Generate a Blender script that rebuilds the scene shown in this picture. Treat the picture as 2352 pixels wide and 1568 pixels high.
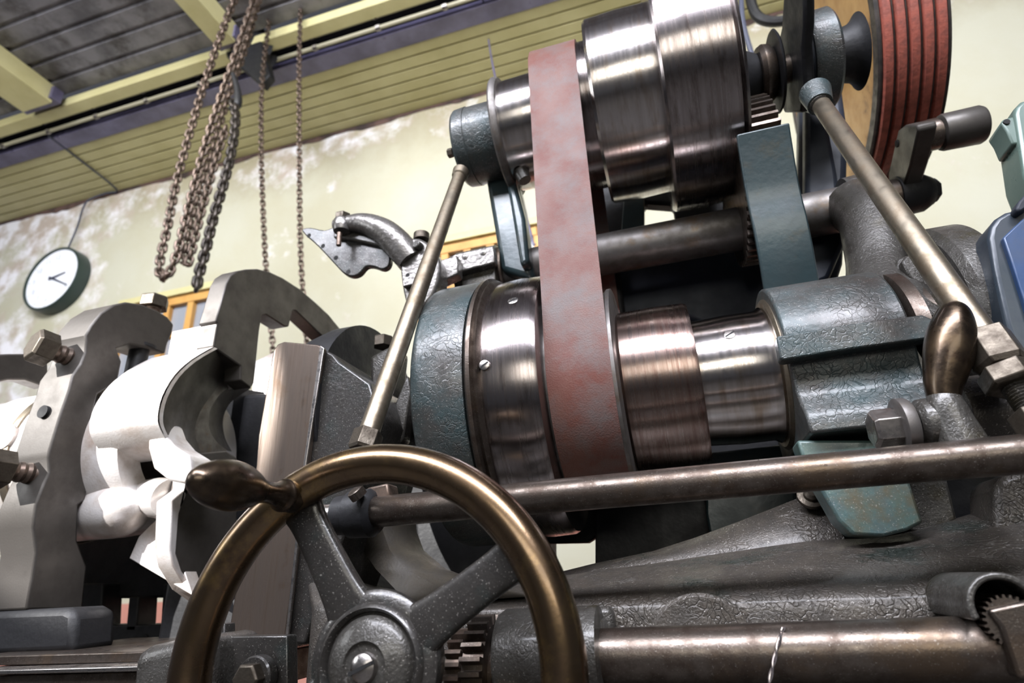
import bpy, bmesh, math, random
from mathutils import Vector, Matrix
random.seed(7)
PI = math.pi
C = bpy.context.scene.collection
sc = bpy.context.scene
for o in list(bpy.data.objects): bpy.data.objects.remove(o)

# ------------------------------------------------------------------ camera
CX, CY, F = 1176., 784., 1330.
def _d(x, y): return Vector(((x-CX)/F, -(y-CY)/F, -1)).normalized()
_X = -_d(-4080, 1618); _Z = _d(1005, -2400); _Z = (_Z-_X*(_X.dot(_Z))).normalized(); _Y = _Z.cross(_X)
M = Matrix((_X, _Y, _Z)); EYE = Vector((0, 0, 1.0))
cam = bpy.data.cameras.new('camera'); co = bpy.data.objects.new('camera', cam); C.objects.link(co)
co.matrix_world = Matrix.Translation(EYE) @ M.to_4x4()
cam.sensor_width = 36; cam.lens = F/2352*36; cam.clip_start = .02
cam.dof.use_dof = True; cam.dof.focus_distance = .78; cam.dof.aperture_fstop = 4.5
sc.camera = co

# ------------------------------------------------------------------ light
sc.view_settings.view_transform = 'Standard'; sc.view_settings.look = 'None'
sc.view_settings.gamma = 1; sc.view_settings.use_curve_mapping = False
sc.view_settings.exposure = 0.3
w = bpy.data.worlds.new('world'); sc.world = w; w.use_nodes = True
w.node_tree.nodes['Background'].inputs[0].default_value = (.82, .86, 1, 1)
w.node_tree.nodes['Background'].inputs[1].default_value = .07
def area(name, loc, target, sx, sy, power, col):
    l = bpy.data.lights.new(name, 'AREA'); l.shape = 'RECTANGLE'; l.size = sx; l.size_y = sy
    l.energy = power; l.color = col
    o = bpy.data.objects.new(name, l); C.objects.link(o); o.location = loc
    o.rotation_euler = (Vector(target)-Vector(loc)).to_track_quat('-Z', 'Y').to_euler(); return o
area('window_light', (-.3, -1.5, 4.05), (-.2, 1.2, 1.5), 5.0, .95, 540, (.88, .9, 1))
area('window_light_low', (1.0, -3.2, 2.2), (-.5, 3, 2.6), 3.0, 1.0, 45, (1, .96, .86))  # weak unseen frontal fill, added from behind the camera
wl = area('roof_lamp_wall', (-1.2, .9, 3.95), (-1.2, 3, 2.9), 7.0, .4, 34, (1, .98, .86)); wl.data.spread = math.radians(120)  # unseen fill added under the roof to brighten the back wall
area('window_light_side', (-5.2, -1.2, 3.0), (-2.5, 3, 2.6), 1.6, 1.6, 60, (.95, .97, 1))
sp = bpy.data.lights.new('sun_beam', 'SPOT'); sp.energy = 4600; sp.spot_size = math.radians(8.0); sp.spot_blend = .12
sp.shadow_soft_size = .03; sp.color = (1, .98, .96)
so = bpy.data.objects.new('sun_beam', sp); C.objects.link(so); so.location = (-3.6, -3.2, 3.4)
so.rotation_euler = (Vector((-1.05, .86, 1.36))-so.location).to_track_quat('-Z', 'Y').to_euler()

# ------------------------------------------------------------------ helpers
def ray(px, py): return M @ Vector(((px-CX)/F, -(py-CY)/F, -1))
def at(px, py, Y=None, X=None, Z=None):
    r = ray(px, py)
    t = Y/r.y if Y is not None else (X/r.x if X is not None else (Z-1)/r.z)
    return EYE+r*t
def proj(p):
    q = M.transposed() @ (Vector(p)-EYE); return (CX+F*q.x/-q.z, CY-F*q.y/-q.z)
def depth(p): return -(M.transposed() @ (Vector(p)-EYE)).z
def size(p, npx): return npx*depth(p)/F
def xat(px, y, z):
    lo, hi = -6, 4
    for _ in range(50):
        m = (lo+hi)/2
        if proj((m, y, z))[0] < px: lo = m
        else: hi = m
    return m

def thing(name, label, cat, loc, group=None):
    o = bpy.data.objects.new(name, None); C.objects.link(o); o.location = loc; o.empty_display_size = .05
    o['label'] = label; o['category'] = cat; o['off'] = list(loc)
    if group: o['group'] = group
    return o
def tag(o, label, cat, group=None):
    o['label'] = label; o['category'] = cat
    if group: o['group'] = group
    return o
def mk(name, vs, fs, mat, parent=None, sharp=35, bevel=0, seg=2, label=None):
    vs = [Vector(v) for v in vs]
    if parent is not None: off = Vector(parent['off'])
    else:
        mn = Vector((min(v.x for v in vs), min(v.y for v in vs), min(v.z for v in vs)))
        mx = Vector((max(v.x for v in vs), max(v.y for v in vs), max(v.z for v in vs)))
        off = Vector(((mn.x+mx.x)/2, (mn.y+mx.y)/2, mn.z))
    me = bpy.data.meshes.new(name); me.from_pydata([v-off for v in vs], [], fs)
    bm = bmesh.new(); bm.from_mesh(me); bmesh.ops.recalc_face_normals(bm, faces=bm.faces); bm.to_mesh(me); bm.free()
    me.materials.append(mat)
    if sharp:
        for p in me.polygons: p.use_smooth = True
        me.set_sharp_from_angle(angle=math.radians(sharp))
    o = bpy.data.objects.new(name, me); C.objects.link(o)
    if parent is not None:
        o.parent = parent; o.location = (0, 0, 0)
    else: o.location = off
    o['off'] = list(off)
    if bevel:
        b = o.modifiers.new('b', 'BEVEL'); b.width = bevel; b.segments = seg; b.limit_method = 'ANGLE'
        b.angle_limit = math.radians(40); b.harden_normals = False
    if label: o['label'] = label
    return o
def struct(o): o['kind'] = 'structure'; return o

def boxv(c, s):
    c = Vector(c); vs = [c+Vector((x*s[0]/2, y*s[1]/2, z*s[2]/2)) for x in (-1, 1) for y in (-1, 1) for z in (-1, 1)]
    return vs, [(0, 1, 3, 2), (4, 6, 7, 5), (0, 4, 5, 1), (2, 3, 7, 6), (0, 2, 6, 4), (1, 5, 7, 3)]
def box(name, c, s, mat, parent=None, bevel=.002, **k):
    vs, fs = boxv(c, s); return mk(name, vs, fs, mat, parent, bevel=bevel, **k)
def prism(name, pts, dv, mat, parent=None, **k):
    n = len(pts); dv = Vector(dv); pts = [Vector(p) for p in pts]
    vs = pts+[p+dv for p in pts]
    fs = [tuple(range(n)), tuple(range(2*n-1, n-1, -1))]+[(i, (i+1) % n, n+(i+1) % n, n+i) for i in range(n)]
    return mk(name, vs, fs, mat, parent, **k)
def smooth_pts(pts, closed=True, n=4):
    out = []; N = len(pts)
    rng = range(N) if closed else range(N-1)
    for i in rng:
        p0, p1, p2, p3 = (pts[(i-1) % N] if closed or i else pts[0]), pts[i], pts[(i+1) % N], (pts[(i+2) % N] if closed or i+2 < N else pts[-1])
        for k in range(n):
            t = k/n
            out.append(tuple(.5*((2*b)+(-a+c)*t+(2*a-5*b+4*c-d)*t*t+(-a+3*b-3*c+d)*t**3) for a, b, c, d in zip(p0, p1, p2, p3)))
    if not closed: out.append(tuple(pts[-1]))
    return out
def prismX(name, px, X, dx, mat, parent=None, smooth=False, **k):
    if smooth: px = smooth_pts(px)
    return prism(name, [at(a, b, X=X) for a, b in px], (dx, 0, 0), mat, parent, **k)
def prismY(name, px, Y, dy, mat, parent=None, smooth=False, **k):
    if smooth: px = smooth_pts(px)
    return prism(name, [at(a, b, Y=Y) for a, b in px], (0, dy, 0), mat, parent, **k)
def frame_of(d):
    d = Vector(d).normalized(); u = d.cross(Vector((0, 0, 1)) if abs(d.z) < .9 else Vector((0, 1, 0))).normalized()
    return d, u, d.cross(u).normalized()
def lathe(name, p0, d, prof, mat, parent=None, n=64, closed=False, **k):
    """prof: (t along d, radius); closed = ring section"""
    d, u, v = frame_of(d); p0 = Vector(p0); vs = []; fs = []
    for t, r in prof:
        for i in range(n):
            a = 2*PI*i/n; vs.append(p0+d*t+(u*math.cos(a)+v*math.sin(a))*r)
    m = len(prof)
    for j in range(m if closed else m-1):
        j2 = (j+1) % m
        for i in range(n): fs.append((j*n+i, j*n+(i+1) % n, j2*n+(i+1) % n, j2*n+i))
    if not closed: fs += [tuple(range(n)), tuple(range((m-1)*n, m*n))]
    return mk(name, vs, fs, mat, parent, **k)
def lx(name, y, z, prof, mat, parent=None, **k):
    return lathe(name, (0, y, z), (1, 0, 0), prof, mat, parent, **k)
def sweep(name, pts, rad, mat, parent=None, n=24, sub=5, squash=None, **k):
    """smooth tube through pts; rad number or list"""
    if not hasattr(rad, '__len__'): rad = [rad]*len(pts)
    q = smooth_pts([tuple(p)+(r,) for p, r in zip(pts, rad)], closed=False, n=sub) if sub > 1 else [tuple(p)+(r,) for p, r in zip(pts, rad)]
    P = [Vector(a[:3]) for a in q]; R = [max(a[3], 1e-4) for a in q]
    vs = []; fs = []; u = None
    for i, p in enumerate(P):
        t = (P[min(i+1, len(P)-1)]-P[max(i-1, 0)]).normalized()
        if u is None: _, u, _ = frame_of(t)
        u = (u-t*t.dot(u)).normalized(); v = t.cross(u)
        for j in range(n):
            a = 2*PI*j/n; vs.append(p+(u*math.cos(a)+v*math.sin(a))*R[i])
    for i in range(len(P)-1):
        for j in range(n): fs.append((i*n+j, i*n+(j+1) % n, (i+1)*n+(j+1) % n, (i+1)*n+j))
    fs += [tuple(range(n)), tuple(range((len(P)-1)*n, len(P)*n))]
    return mk(name, vs, fs, mat, parent, **k)
def hexbolt(name, p, d, r, h, mat, parent, rot=0, **k):
    """hex head whose base centre is p, pointing along d"""
    d, u, v = frame_of(d); p = Vector(p); vs = []
    for t, q in ((0, 1), (h*.86, 1), (h, .86)):
        for i in range(6):
            a = PI/3*i+rot; vs.append(p+d*t+(u*math.cos(a)+v*math.sin(a))*r*q)
    fs = [(0, 1, 2, 3, 4, 5), tuple(range(12, 18))]+[(j*6+i, j*6+(i+1) % 6, j*6+6+(i+1) % 6, j*6+6+i) for j in (0, 1) for i in range(6)]
    return mk(name, vs, fs, mat, parent, sharp=20, bevel=r*.04, **k)
def gearX(name, y, z, x0, x1, r0, r1, n, mat, parent=None, ph=0, d=(1, 0, 0)):
    pts = []
    for i in range(n):
        for f, r in ((0, r0), (.22, r0), (.36, r1), (.66, r1), (.8, r0)):
            a = 2*PI*(i+f)/n+ph; pts.append((r*math.cos(a), r*math.sin(a)))
    if d[0]: P = [Vector((x0, y+a, z+b)) for a, b in pts]; dv = (x1-x0, 0, 0)
    else: P = [Vector((y+a, x0, z+b)) for a, b in pts]; dv = (0, x1-x0, 0)
    return prism(name, P, dv, mat, parent, sharp=30)
def grid(name, rows, mat, parent=None, thick=.03, **k):
    """rows of world points -> sheet with thickness in +Y, closed"""
    nr, nc = len(rows), len(rows[0]); vs = [Vector(p) for r in rows for p in r]; N = nr*nc
    vs += [p+Vector((0, thick, 0)) for p in vs]; fs = []
    for i in range(nr-1):
        for j in range(nc-1):
            a = i*nc+j; fs += [(a, a+1, a+nc+1, a+nc), (N+a, N+a+nc, N+a+nc+1, N+a+1)]
    for j in range(nc-1):
        fs += [(j, N+j, N+j+1, j+1), ((nr-1)*nc+j, (nr-1)*nc+j+1, N+(nr-1)*nc+j+1, N+(nr-1)*nc+j)]
    for i in range(nr-1):
        fs += [(i*nc, (i+1)*nc, N+(i+1)*nc, N+i*nc), (i*nc+nc-1, N+i*nc+nc-1, N+(i+1)*nc+nc-1, (i+1)*nc+nc-1)]
    return mk(name, vs, fs, mat, parent, **k)

# ------------------------------------------------------------------ materials
def mat(name, c1, c2=None, metal=0., rough=.5, ns=25, nlo=.4, nhi=.62, bump=0., bs=120, streak=None, crack=0., cs=60,
        c3=None, s3=9, s3v=None, t3=(.55, .65), rvar=.12, coat=0., aniso=0., det=6, spec=.5, bdist=.002, speck=0., scol=(.35, .33, .3)):
    m = bpy.data.materials.new(name); m.use_nodes = True; nt = m.node_tree; N = nt.nodes; L = nt.links
    b = N['Principled BSDF']; tc = N.new('ShaderNodeTexCoord'); src = tc.outputs['Object']
    mp = N.new('ShaderNodeMapping'); L.new(src, mp.inputs[0])
    if streak: mp.inputs['Scale'].default_value = streak
    nz = N.new('ShaderNodeTexNoise'); nz.inputs['Scale'].default_value = ns if not streak else 1
    nz.inputs['Detail'].default_value = det; nz.inputs['Roughness'].default_value = .62; L.new(mp.outputs[0], nz.inputs['Vector'])
    mr = N.new('ShaderNodeMapRange'); mr.inputs[1].default_value = nlo; mr.inputs[2].default_value = nhi; L.new(nz.outputs[0], mr.inputs[0])
    mx = N.new('ShaderNodeMix'); mx.data_type = 'RGBA'; mx.inputs[6].default_value = (*c1, 1); mx.inputs[7].default_value = (*(c2 or c1), 1)
    L.new(mr.outputs[0], mx.inputs[0]); col = mx.outputs[2]
    if c3:
        n3 = N.new('ShaderNodeTexNoise'); n3.inputs['Scale'].default_value = s3; n3.inputs['Detail'].default_value = 8; n3.inputs['Roughness'].default_value = .7
        if s3v:
            m3v = N.new('ShaderNodeMapping'); m3v.inputs['Scale'].default_value = s3v; L.new(src, m3v.inputs[0]); L.new(m3v.outputs[0], n3.inputs['Vector']); n3.inputs['Scale'].default_value = 1
        else: L.new(src, n3.inputs['Vector'])
        m3 = N.new('ShaderNodeMapRange'); m3.inputs[1].default_value = t3[0]; m3.inputs[2].default_value = t3[1]; L.new(n3.outputs[0], m3.inputs[0])
        x3 = N.new('ShaderNodeMix'); x3.data_type = 'RGBA'; L.new(m3.outputs[0], x3.inputs[0]); L.new(col, x3.inputs[6]); x3.inputs[7].default_value = (*c3, 1)
        col = x3.outputs[2]
    if speck:  # pale specks: dust, plus glints painted into the colour
        n4 = N.new('ShaderNodeTexNoise'); n4.inputs['Scale'].default_value = 520; n4.inputs['Detail'].default_value = 2; L.new(src, n4.inputs['Vector'])
        m4 = N.new('ShaderNodeMapRange'); m4.inputs[1].default_value = .64; m4.inputs[2].default_value = .72; m4.inputs[4].default_value = speck; L.new(n4.outputs[0], m4.inputs[0])
        x4 = N.new('ShaderNodeMix'); x4.data_type = 'RGBA'; L.new(m4.outputs[0], x4.inputs[0]); L.new(col, x4.inputs[6]); x4.inputs[7].default_value = (*scol, 1); col = x4.outputs[2]
    L.new(col, b.inputs['Base Color']); b.inputs['Metallic'].default_value = metal
    r = N.new('ShaderNodeMapRange'); r.inputs[1].default_value = .3; r.inputs[2].default_value = .7
    r.inputs[3].default_value = max(.03, rough-rvar); r.inputs[4].default_value = rough+rvar; L.new(nz.outputs[0], r.inputs[0]); L.new(r.outputs[0], b.inputs['Roughness'])
    b.inputs['Coat Weight'].default_value = coat; b.inputs['Coat Roughness'].default_value = .12
    b.inputs['Specular IOR Level'].default_value = spec
    if aniso:
        tg = N.new('ShaderNodeTangent'); tg.direction_type = 'RADIAL'; tg.axis = 'X'; L.new(tg.outputs[0], b.inputs['Tangent']); b.inputs['Anisotropic'].default_value = aniso; b.inputs['Anisotropic Rotation'].default_value = .25
    if bump or crack:
        h = None
        if bump:
            nb = N.new('ShaderNodeTexNoise'); nb.inputs['Scale'].default_value = bs; nb.inputs['Detail'].default_value = 5
            L.new(src, nb.inputs['Vector']); h = nb.outputs[0]
        if crack:
            vo = N.new('ShaderNodeTexVoronoi'); vo.feature = 'DISTANCE_TO_EDGE'; vo.inputs['Scale'].default_value = cs
            wn = N.new('ShaderNodeTexNoise'); wn.inputs['Scale'].default_value = 30
            ad = N.new('ShaderNodeMixRGB'); ad.blend_type = 'ADD'; ad.inputs[0].default_value = .06; L.new(src, wn.inputs['Vector']); L.new(src, ad.inputs[1]); L.new(wn.outputs['Color'], ad.inputs[2])
            L.new(ad.outputs[0], vo.inputs['Vector'])
            cr = N.new('ShaderNodeMapRange'); cr.inputs[2].default_value = .09; cr.inputs[3].default_value = 0; cr.inputs[4].default_value = crack; L.new(vo.outputs['Distance'], cr.inputs[0])
            big = N.new('ShaderNodeTexNoise'); big.inputs['Scale'].default_value = 14; L.new(src, big.inputs['Vector'])
            bm_ = N.new('ShaderNodeMapRange'); bm_.inputs[1].default_value = .42; bm_.inputs[2].default_value = .6; L.new(big.outputs[0], bm_.inputs[0])
            mu = N.new('ShaderNodeMath'); mu.operation = 'MULTIPLY'; L.new(cr.outputs[0], mu.inputs[0]); L.new(bm_.outputs[0], mu.inputs[1])
            if h is None: h = mu.outputs[0]
            else:
                a2 = N.new('ShaderNodeMath'); a2.operation = 'ADD'; L.new(h, a2.inputs[0]); L.new(mu.outputs[0], a2.inputs[1]); h = a2.outputs[0]
        bp = N.new('ShaderNodeBump'); bp.inputs['Strength'].default_value = bump or .5; bp.inputs['Distance'].default_value = bdist
        L.new(h, bp.inputs['Height']); L.new(bp.outputs[0], b.inputs['Normal'])
    return m
ST = (190, 4, 4)
m_pul = mat('pulley_steel', (.36, .33, .33), (.2, .17, .16), 1, .26, aniso=.8, s3v=(70, 14, 14), streak=ST, nlo=.2, nhi=.8, bump=.04, bs=260, bdist=.0006, c3=(.12, .095, .085), s3=7, t3=(.5, .7), rvar=.04)
m_pul2 = mat('pulley_steel_clean', (.5, .47, .46), (.34, .31, .295), 1, .22, aniso=.7, s3v=(50, 9, 9), streak=ST, nlo=.2, nhi=.8, bump=.04, bs=260, bdist=.0006, c3=(.28, .22, .17), s3=8, t3=(.5, .7), rvar=.04)
m_rust = mat('pulley_steel_rusty', (.33, .27, .25), (.19, .125, .1), 1, .28, aniso=.7, s3v=(50, 9, 9), streak=ST, nlo=.2, nhi=.8, bump=.05, bs=300, bdist=.0006, c3=(.11, .045, .035), s3=6, t3=(.5, .75), rvar=.04)
m_steel = mat('steel_bar', (.15, .14, .135), (.1, .09, .082), .8, .5, ns=30, bump=.12, bs=500, bdist=.0008, c3=(.12, .09, .065), s3=12)
m_rod = mat('oily_rod', (.12, .1, .085), (.06, .045, .036), .9, .36, ns=40, bump=.18, bs=450, bdist=.001, speck=.4, c3=(.1, .073, .052), s3=8)
m_tie = mat('tie_rod_steel', (.25, .215, .165), (.15, .12, .085), .95, .42, ns=40, bump=.1, bs=500, bdist=.0008)
m_bright = mat('bright_steel', (.440, .416, .400), (.280, .256, .240), 1, .3, ns=60, bump=.08, bs=300, bdist=.001)
m_brass = mat('bronze_patina', (.2, .135, .075), (.11, .072, .045), 1, .27, ns=22, nlo=.35, nhi=.65, bump=.1, bs=240, bdist=.0007, c3=(.33, .22, .085), s3=10, t3=(.52, .7), coat=.35, rvar=.07)
m_brassk = mat('bronze_handle', (.06, .044, .032), (.085, .06, .038), .95, .3, ns=30, bump=.2, bs=200, bdist=.0008, c3=(.045, .03, .022), s3=35, t3=(.55, .66), coat=.15)
m_cast = mat('oily_casting', (.053, .045, .037), (.034, .029, .024), .3, .45, ns=35, bump=.65, bs=330, bdist=.0016, crack=.9, cs=95, speck=0.7, c3=(.015, .021, .017), s3=7, coat=.12, spec=.6)
m_castg = mat('grey_casting', (.053, .050, .045), (.028, .025, .021), .35, .38, ns=30, bump=.5, bs=300, bdist=.0018, crack=.3, cs=90, speck=0.5, c3=(.028, .023, .012), s3=9, coat=.2)
m_hub = mat('hub_casting', (.034, .031, .028), (.020, .018, .016), .4, .38, ns=35, bump=.35, bs=170, bdist=.0014, crack=.25, cs=110, speck=0.5, c3=(.022, .028, .026), s3=14, t3=(.52, .7), coat=.25)
m_cap = mat('blue_grey_casting', (.050, .054, .052), (.022, .037, .039), .2, .42, ns=9, nlo=.42, nhi=.58, bump=.4, bs=150, bdist=.0016, crack=.9, cs=90, speck=0.5, c3=(.033, .029, .026), s3=5, t3=(.44, .58), coat=.12)
m_blue = mat('blue_green_paint', (.022, .038, .042), (.016, .028, .031), .1, .38, ns=12, bump=.3, bs=90, bdist=.0015, coat=.2, c3=(.031, .034, .028), s3=20, t3=(.55, .7))
m_blued = mat('dark_blue_paint', (.014, .018, .028), (.009, .012, .019), 0, .55, ns=14, bump=.3, bs=70, bdist=.002, spec=.35)
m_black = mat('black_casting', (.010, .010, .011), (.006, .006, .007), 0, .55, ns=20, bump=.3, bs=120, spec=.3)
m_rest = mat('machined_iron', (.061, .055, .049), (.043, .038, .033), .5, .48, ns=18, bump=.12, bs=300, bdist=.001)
m_lit = mat('bright_iron', (.6, .57, .55), (.34, .27, .22), .5, .42, ns=16, nlo=.45, nhi=.75, bump=.4, bs=260, bdist=.001, rvar=.1)  # lit copy of the machined iron, sunlight put into its paler colour
m_slide = mat('brushed_slideway', (.15, .12, .1), (.07, .052, .04), .85, .4, streak=(160, 160, 6), nlo=.35, nhi=.68, bump=.05, bs=220, bdist=.0008, c3=(.09, .06, .04), s3=9)
m_bolt = mat('bolt_steel', (.085, .072, .056), (.05, .04, .03), .8, .46, ns=70, bump=.2, bs=300)
m_chain = mat('rusty_chain', (.16, .115, .09), (.06, .045, .035), .7, .42, ns=40)
m_chaind = mat('oily_dark_chain', (.045, .035, .028), (.02, .017, .014), .6, .4, ns=40)
m_belt = mat('red_leather', (.117, .058, .046), (.100, .035, .026), 0, .5, ns=9, nlo=.4, nhi=.6, bump=.5, bs=420, bdist=.0011, c3=(.100, .077, .072), s3=14, t3=(.42, .66), det=9, spec=.22)
m_beltd = mat('belt_edge_leather', (.2, .07, .05), None, 0, .6)
m_red = mat('red_rubber', (.26, .065, .042), (.16, .04, .026), 0, .6, ns=60, bump=.3, bs=200)
m_grv = mat('sheave_iron', (.05, .04, .035), (.02, .018, .016), .5, .5, ns=40)
m_tan = mat('tan_painted_disc', (.33, .19, .06), (.26, .14, .045), .1, .5, ns=12, c3=(.09, .055, .025), s3=6)
m_wall = mat('plaster_wall', (.415, .405, .325), (.385, .365, .27), 0, .8, ns=1.2, bump=.12, bs=12, bdist=.01, rvar=.03, spec=.2)
m_board = mat('yellow_board', (.5, .46, .245), (.44, .4, .2), 0, .5, ns=3, rvar=.05)
m_boardj = mat('board_joint', (.19, .13, .045), None, 0, .7)
m_sheet = mat('sheet_metal_roof', (.2, .195, .215), (.1, .097, .11), .3, .45, ns=5, c3=(.050, .045, .045), s3=3, t3=(.5, .65))
m_beam = mat('purple_steel_beam', (.13, .12, .2), (.08, .072, .12), .1, .35, ns=4)
m_crack = mat('dark_crack', (.09, .05, .04), (.03, .02, .018), 0, .9, ns=8, bump=.5, bs=30)
m_pipe = mat('grey_conduit', (.3, .28, .2), None, .1, .4)
m_clockg = mat('dark_green_rim', (.02, .035, .03), None, 0, .4)
m_face = mat('clock_face', (.78, .8, .86), None, 0, .35)
m_ink = mat('clock_ink', (.03, .035, .06), None, 0, .5)
m_inkl = mat('faded_ink', (.55, .57, .62), None, 0, .5)
m_wood = mat('orange_wood', (.5, .27, .07), (.42, .21, .05), 0, .45, ns=8)
m_glassw = mat('window_pane', (.3, .32, .36), None, .2, .12)
m_floor = mat('dark_concrete', (.05, .046, .042), (.035, .032, .03), 0, .7, ns=3)
m_pink = mat('pink_dado', (.45, .2, .15), (.4, .17, .12), 0, .7, ns=3)
m_mblue = mat('motor_blue', (.022, .031, .041), (.017, .023, .033), .1, .38, ns=10, bump=.15, bs=80, c3=(.028, .025, .018), s3=11, t3=(.55, .7))
m_mblue2 = mat('bright_blue_paint', (.018, .045, .114), (.024, .039, .072), .1, .4, ns=10, bump=.15, bs=90, c3=(.060, .048, .036), s3=13, t3=(.56, .64))
m_green = mat('grey_green_paint', (.078, .114, .096), None, .1, .35, bump=.08, bs=80)
m_pedes = mat('brown_grey_casting', (.036, .03, .022), (.024, .02, .015), .1, .5, ns=30, bump=.4, bs=200, bdist=.0015)
m_grease = mat('silvery_greasy_casting', (.17, .16, .15), (.09, .083, .075), .6, .3, ns=30, bump=.6, bs=140, bdist=.002, coat=.3)
m_foot = mat('worn_teal_paint', (.06, .1, .088), (.045, .075, .078), .1, .42, ns=14, bump=.4, bs=140, bdist=.0015, c3=(.075, .065, .04), s3=9, t3=(.5, .64), coat=.15, speck=.4)
m_hole = mat('dark_hole', (.004, .004, .004), None, 0, .9)
m_paper = mat('wire_metal', (.6, .55, .56), None, 1, .3)

# ------------------------------------------------------------------ the room
WY, CZ = 3.0, 4.26
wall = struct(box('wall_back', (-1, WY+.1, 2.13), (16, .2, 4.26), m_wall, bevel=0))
# peeled plaster stains, plus shade painted into the top of the wall colour
def wall_stains_and_shade(m):
    nt = m.node_tree; N = nt.nodes; L = nt.links; b = N['Principled BSDF']
    old = b.inputs['Base Color'].links[0].from_socket
    g = N.new('ShaderNodeTexCoord'); sx = N.new('ShaderNodeSeparateXYZ'); L.new(g.outputs['Object'], sx.inputs[0])
    n = N.new('ShaderNodeTexNoise'); n.inputs['Scale'].default_value = 2.6; n.inputs['Detail'].default_value = 9; n.inputs['Roughness'].default_value = .68; L.new(g.outputs['Object'], n.inputs['Vector'])
    # peeling grows toward the top edge and the far left end of this wall
    zt = N.new('ShaderNodeMapRange'); zt.inputs[1].default_value = 3.7; zt.inputs[2].default_value = 4.3; zt.inputs[3].default_value = 0; zt.inputs[4].default_value = .16; L.new(sx.outputs[2], zt.inputs[0])
    xl = N.new('ShaderNodeMapRange'); xl.inputs[1].default_value = -2.7; xl.inputs[2].default_value = -3.7; xl.inputs[3].default_value = 0; xl.inputs[4].default_value = .17; L.new(sx.outputs[0], xl.inputs[0])
    a = N.new('ShaderNodeMath'); L.new(n.outputs[0], a.inputs[0]); L.new(zt.outputs[0], a.inputs[1])
    a2 = N.new('ShaderNodeMath'); L.new(a.outputs[0], a2.inputs[0]); L.new(xl.outputs[0], a2.inputs[1])
    r = N.new('ShaderNodeMapRange'); r.inputs[1].default_value = .6; r.inputs[2].default_value = .76; L.new(a2.outputs[0], r.inputs[0])
    n2 = N.new('ShaderNodeTexNoise'); n2.inputs['Scale'].default_value = 7; n2.inputs['Detail'].default_value = 6; L.new(g.outputs['Object'], n2.inputs['Vector'])
    cr = N.new('ShaderNodeValToRGB'); cr.color_ramp.elements[0].position = .4; cr.color_ramp.elements[0].color = (.4, .34, .29, 1)
    cr.color_ramp.elements[1].position = .58; cr.color_ramp.elements[1].color = (.68, .67, .7, 1); L.new(n2.outputs[0], cr.inputs[0])
    zb = N.new('ShaderNodeMapRange'); zb.inputs[1].default_value = 3.55; zb.inputs[2].default_value = 4.2; zb.inputs[3].default_value = -.1; zb.inputs[4].default_value = .75; L.new(sx.outputs[2], zb.inputs[0])  # beige band: shade along the wall top, put into the colour
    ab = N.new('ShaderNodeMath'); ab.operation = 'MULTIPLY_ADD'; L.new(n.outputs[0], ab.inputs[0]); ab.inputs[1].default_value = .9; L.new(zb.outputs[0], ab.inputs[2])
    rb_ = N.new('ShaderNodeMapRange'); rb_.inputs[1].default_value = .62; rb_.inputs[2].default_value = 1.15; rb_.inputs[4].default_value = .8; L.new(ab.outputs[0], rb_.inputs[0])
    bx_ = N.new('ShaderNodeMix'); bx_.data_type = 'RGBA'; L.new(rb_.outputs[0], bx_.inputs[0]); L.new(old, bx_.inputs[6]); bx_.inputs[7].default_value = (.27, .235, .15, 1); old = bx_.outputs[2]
    mx = N.new('ShaderNodeMix'); mx.data_type = 'RGBA'; L.new(r.outputs[0], mx.inputs[0]); L.new(old, mx.inputs[6]); L.new(cr.outputs[0], mx.inputs[7])
    L.new(mx.outputs[2], b.inputs['Base Color'])
wall_stains_and_shade(m_wall)
struct(box('trim_1', (-1, WY-.012, .5), (15.9, .02, 1.0), m_pink, bevel=0))
struct(box('floor', (-1, -.5, -.05), (16, 8, .1), m_floor, bevel=0))
# ragged crack line where plaster meets the soffit
vs = []; fs = []; N_ = 260
for i in range(N_):
    x = -8.5+i*.06; d = .03+.05*abs(math.sin(x*2.3)*math.sin(x*5.1+1))*random.uniform(.3, 1)
    vs += [(x, WY-.006, CZ), (x, WY-.006, CZ-d), (x, WY+.05, CZ), (x, WY+.05, CZ-d)]
for i in range(N_-1):
    a = i*4; fs += [(a, a+4, a+5, a+1), (a+1, a+5, a+7, a+3)]
struct(mk('trim_2', vs, fs, m_crack, sharp=0))
# soffit of tongue and groove boards
ceil = struct(box('ceiling', (-1, WY-.265, CZ+.06), (16, .56, .04), m_boardj, bevel=0))
BW = .0885
for i in range(6):
    y0 = WY-BW*(i+1)
    vs, fs = boxv((-1, y0+BW/2, CZ+.015), (15.9, BW-.011, .05))
    mk('board', vs, fs, m_board, ceil, bevel=.004)
# roof sheeting in front of the soffit: long folded sheets between yellow cross beams
sheet = []; yy = 2.14; k = 0; pts = []
while yy > -3.2:
    pts += [(yy, 0), (yy-.10, 0), (yy-.108, .018), (yy-.128, .018), (yy-.136, 0)]; yy -= .136
vs = []; n = len(pts)
for x in (-9, 7):
    for y, z in pts: vs.append((x, y, CZ+.09+z))
fs = [(i, i+1, n+i+1, n+i) for i in range(n-1)]
struct(mk('ceiling_sheet', vs, fs, m_sheet, ceil, sharp=20))
for y0, y1, z0, m_, nm in ((2.40, 2.16, .10, m_beam, 'steel_beam'),):
    pass
ib = thing('steel_beam', 'long dark purple steel beam running beside the yellow board soffit', 'beam', (-1, 2.41, CZ))
box('flange', (-1, 2.41, CZ-.01), (15.8, .115, .02), m_beam, ib); box('web', (-1, 2.41, CZ+.05), (15.8, .02, .1), m_beam, ib); box('upper_flange', (-1, 2.34, CZ+.11), (15.8, .3, .02), m_black, ib)
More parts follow.
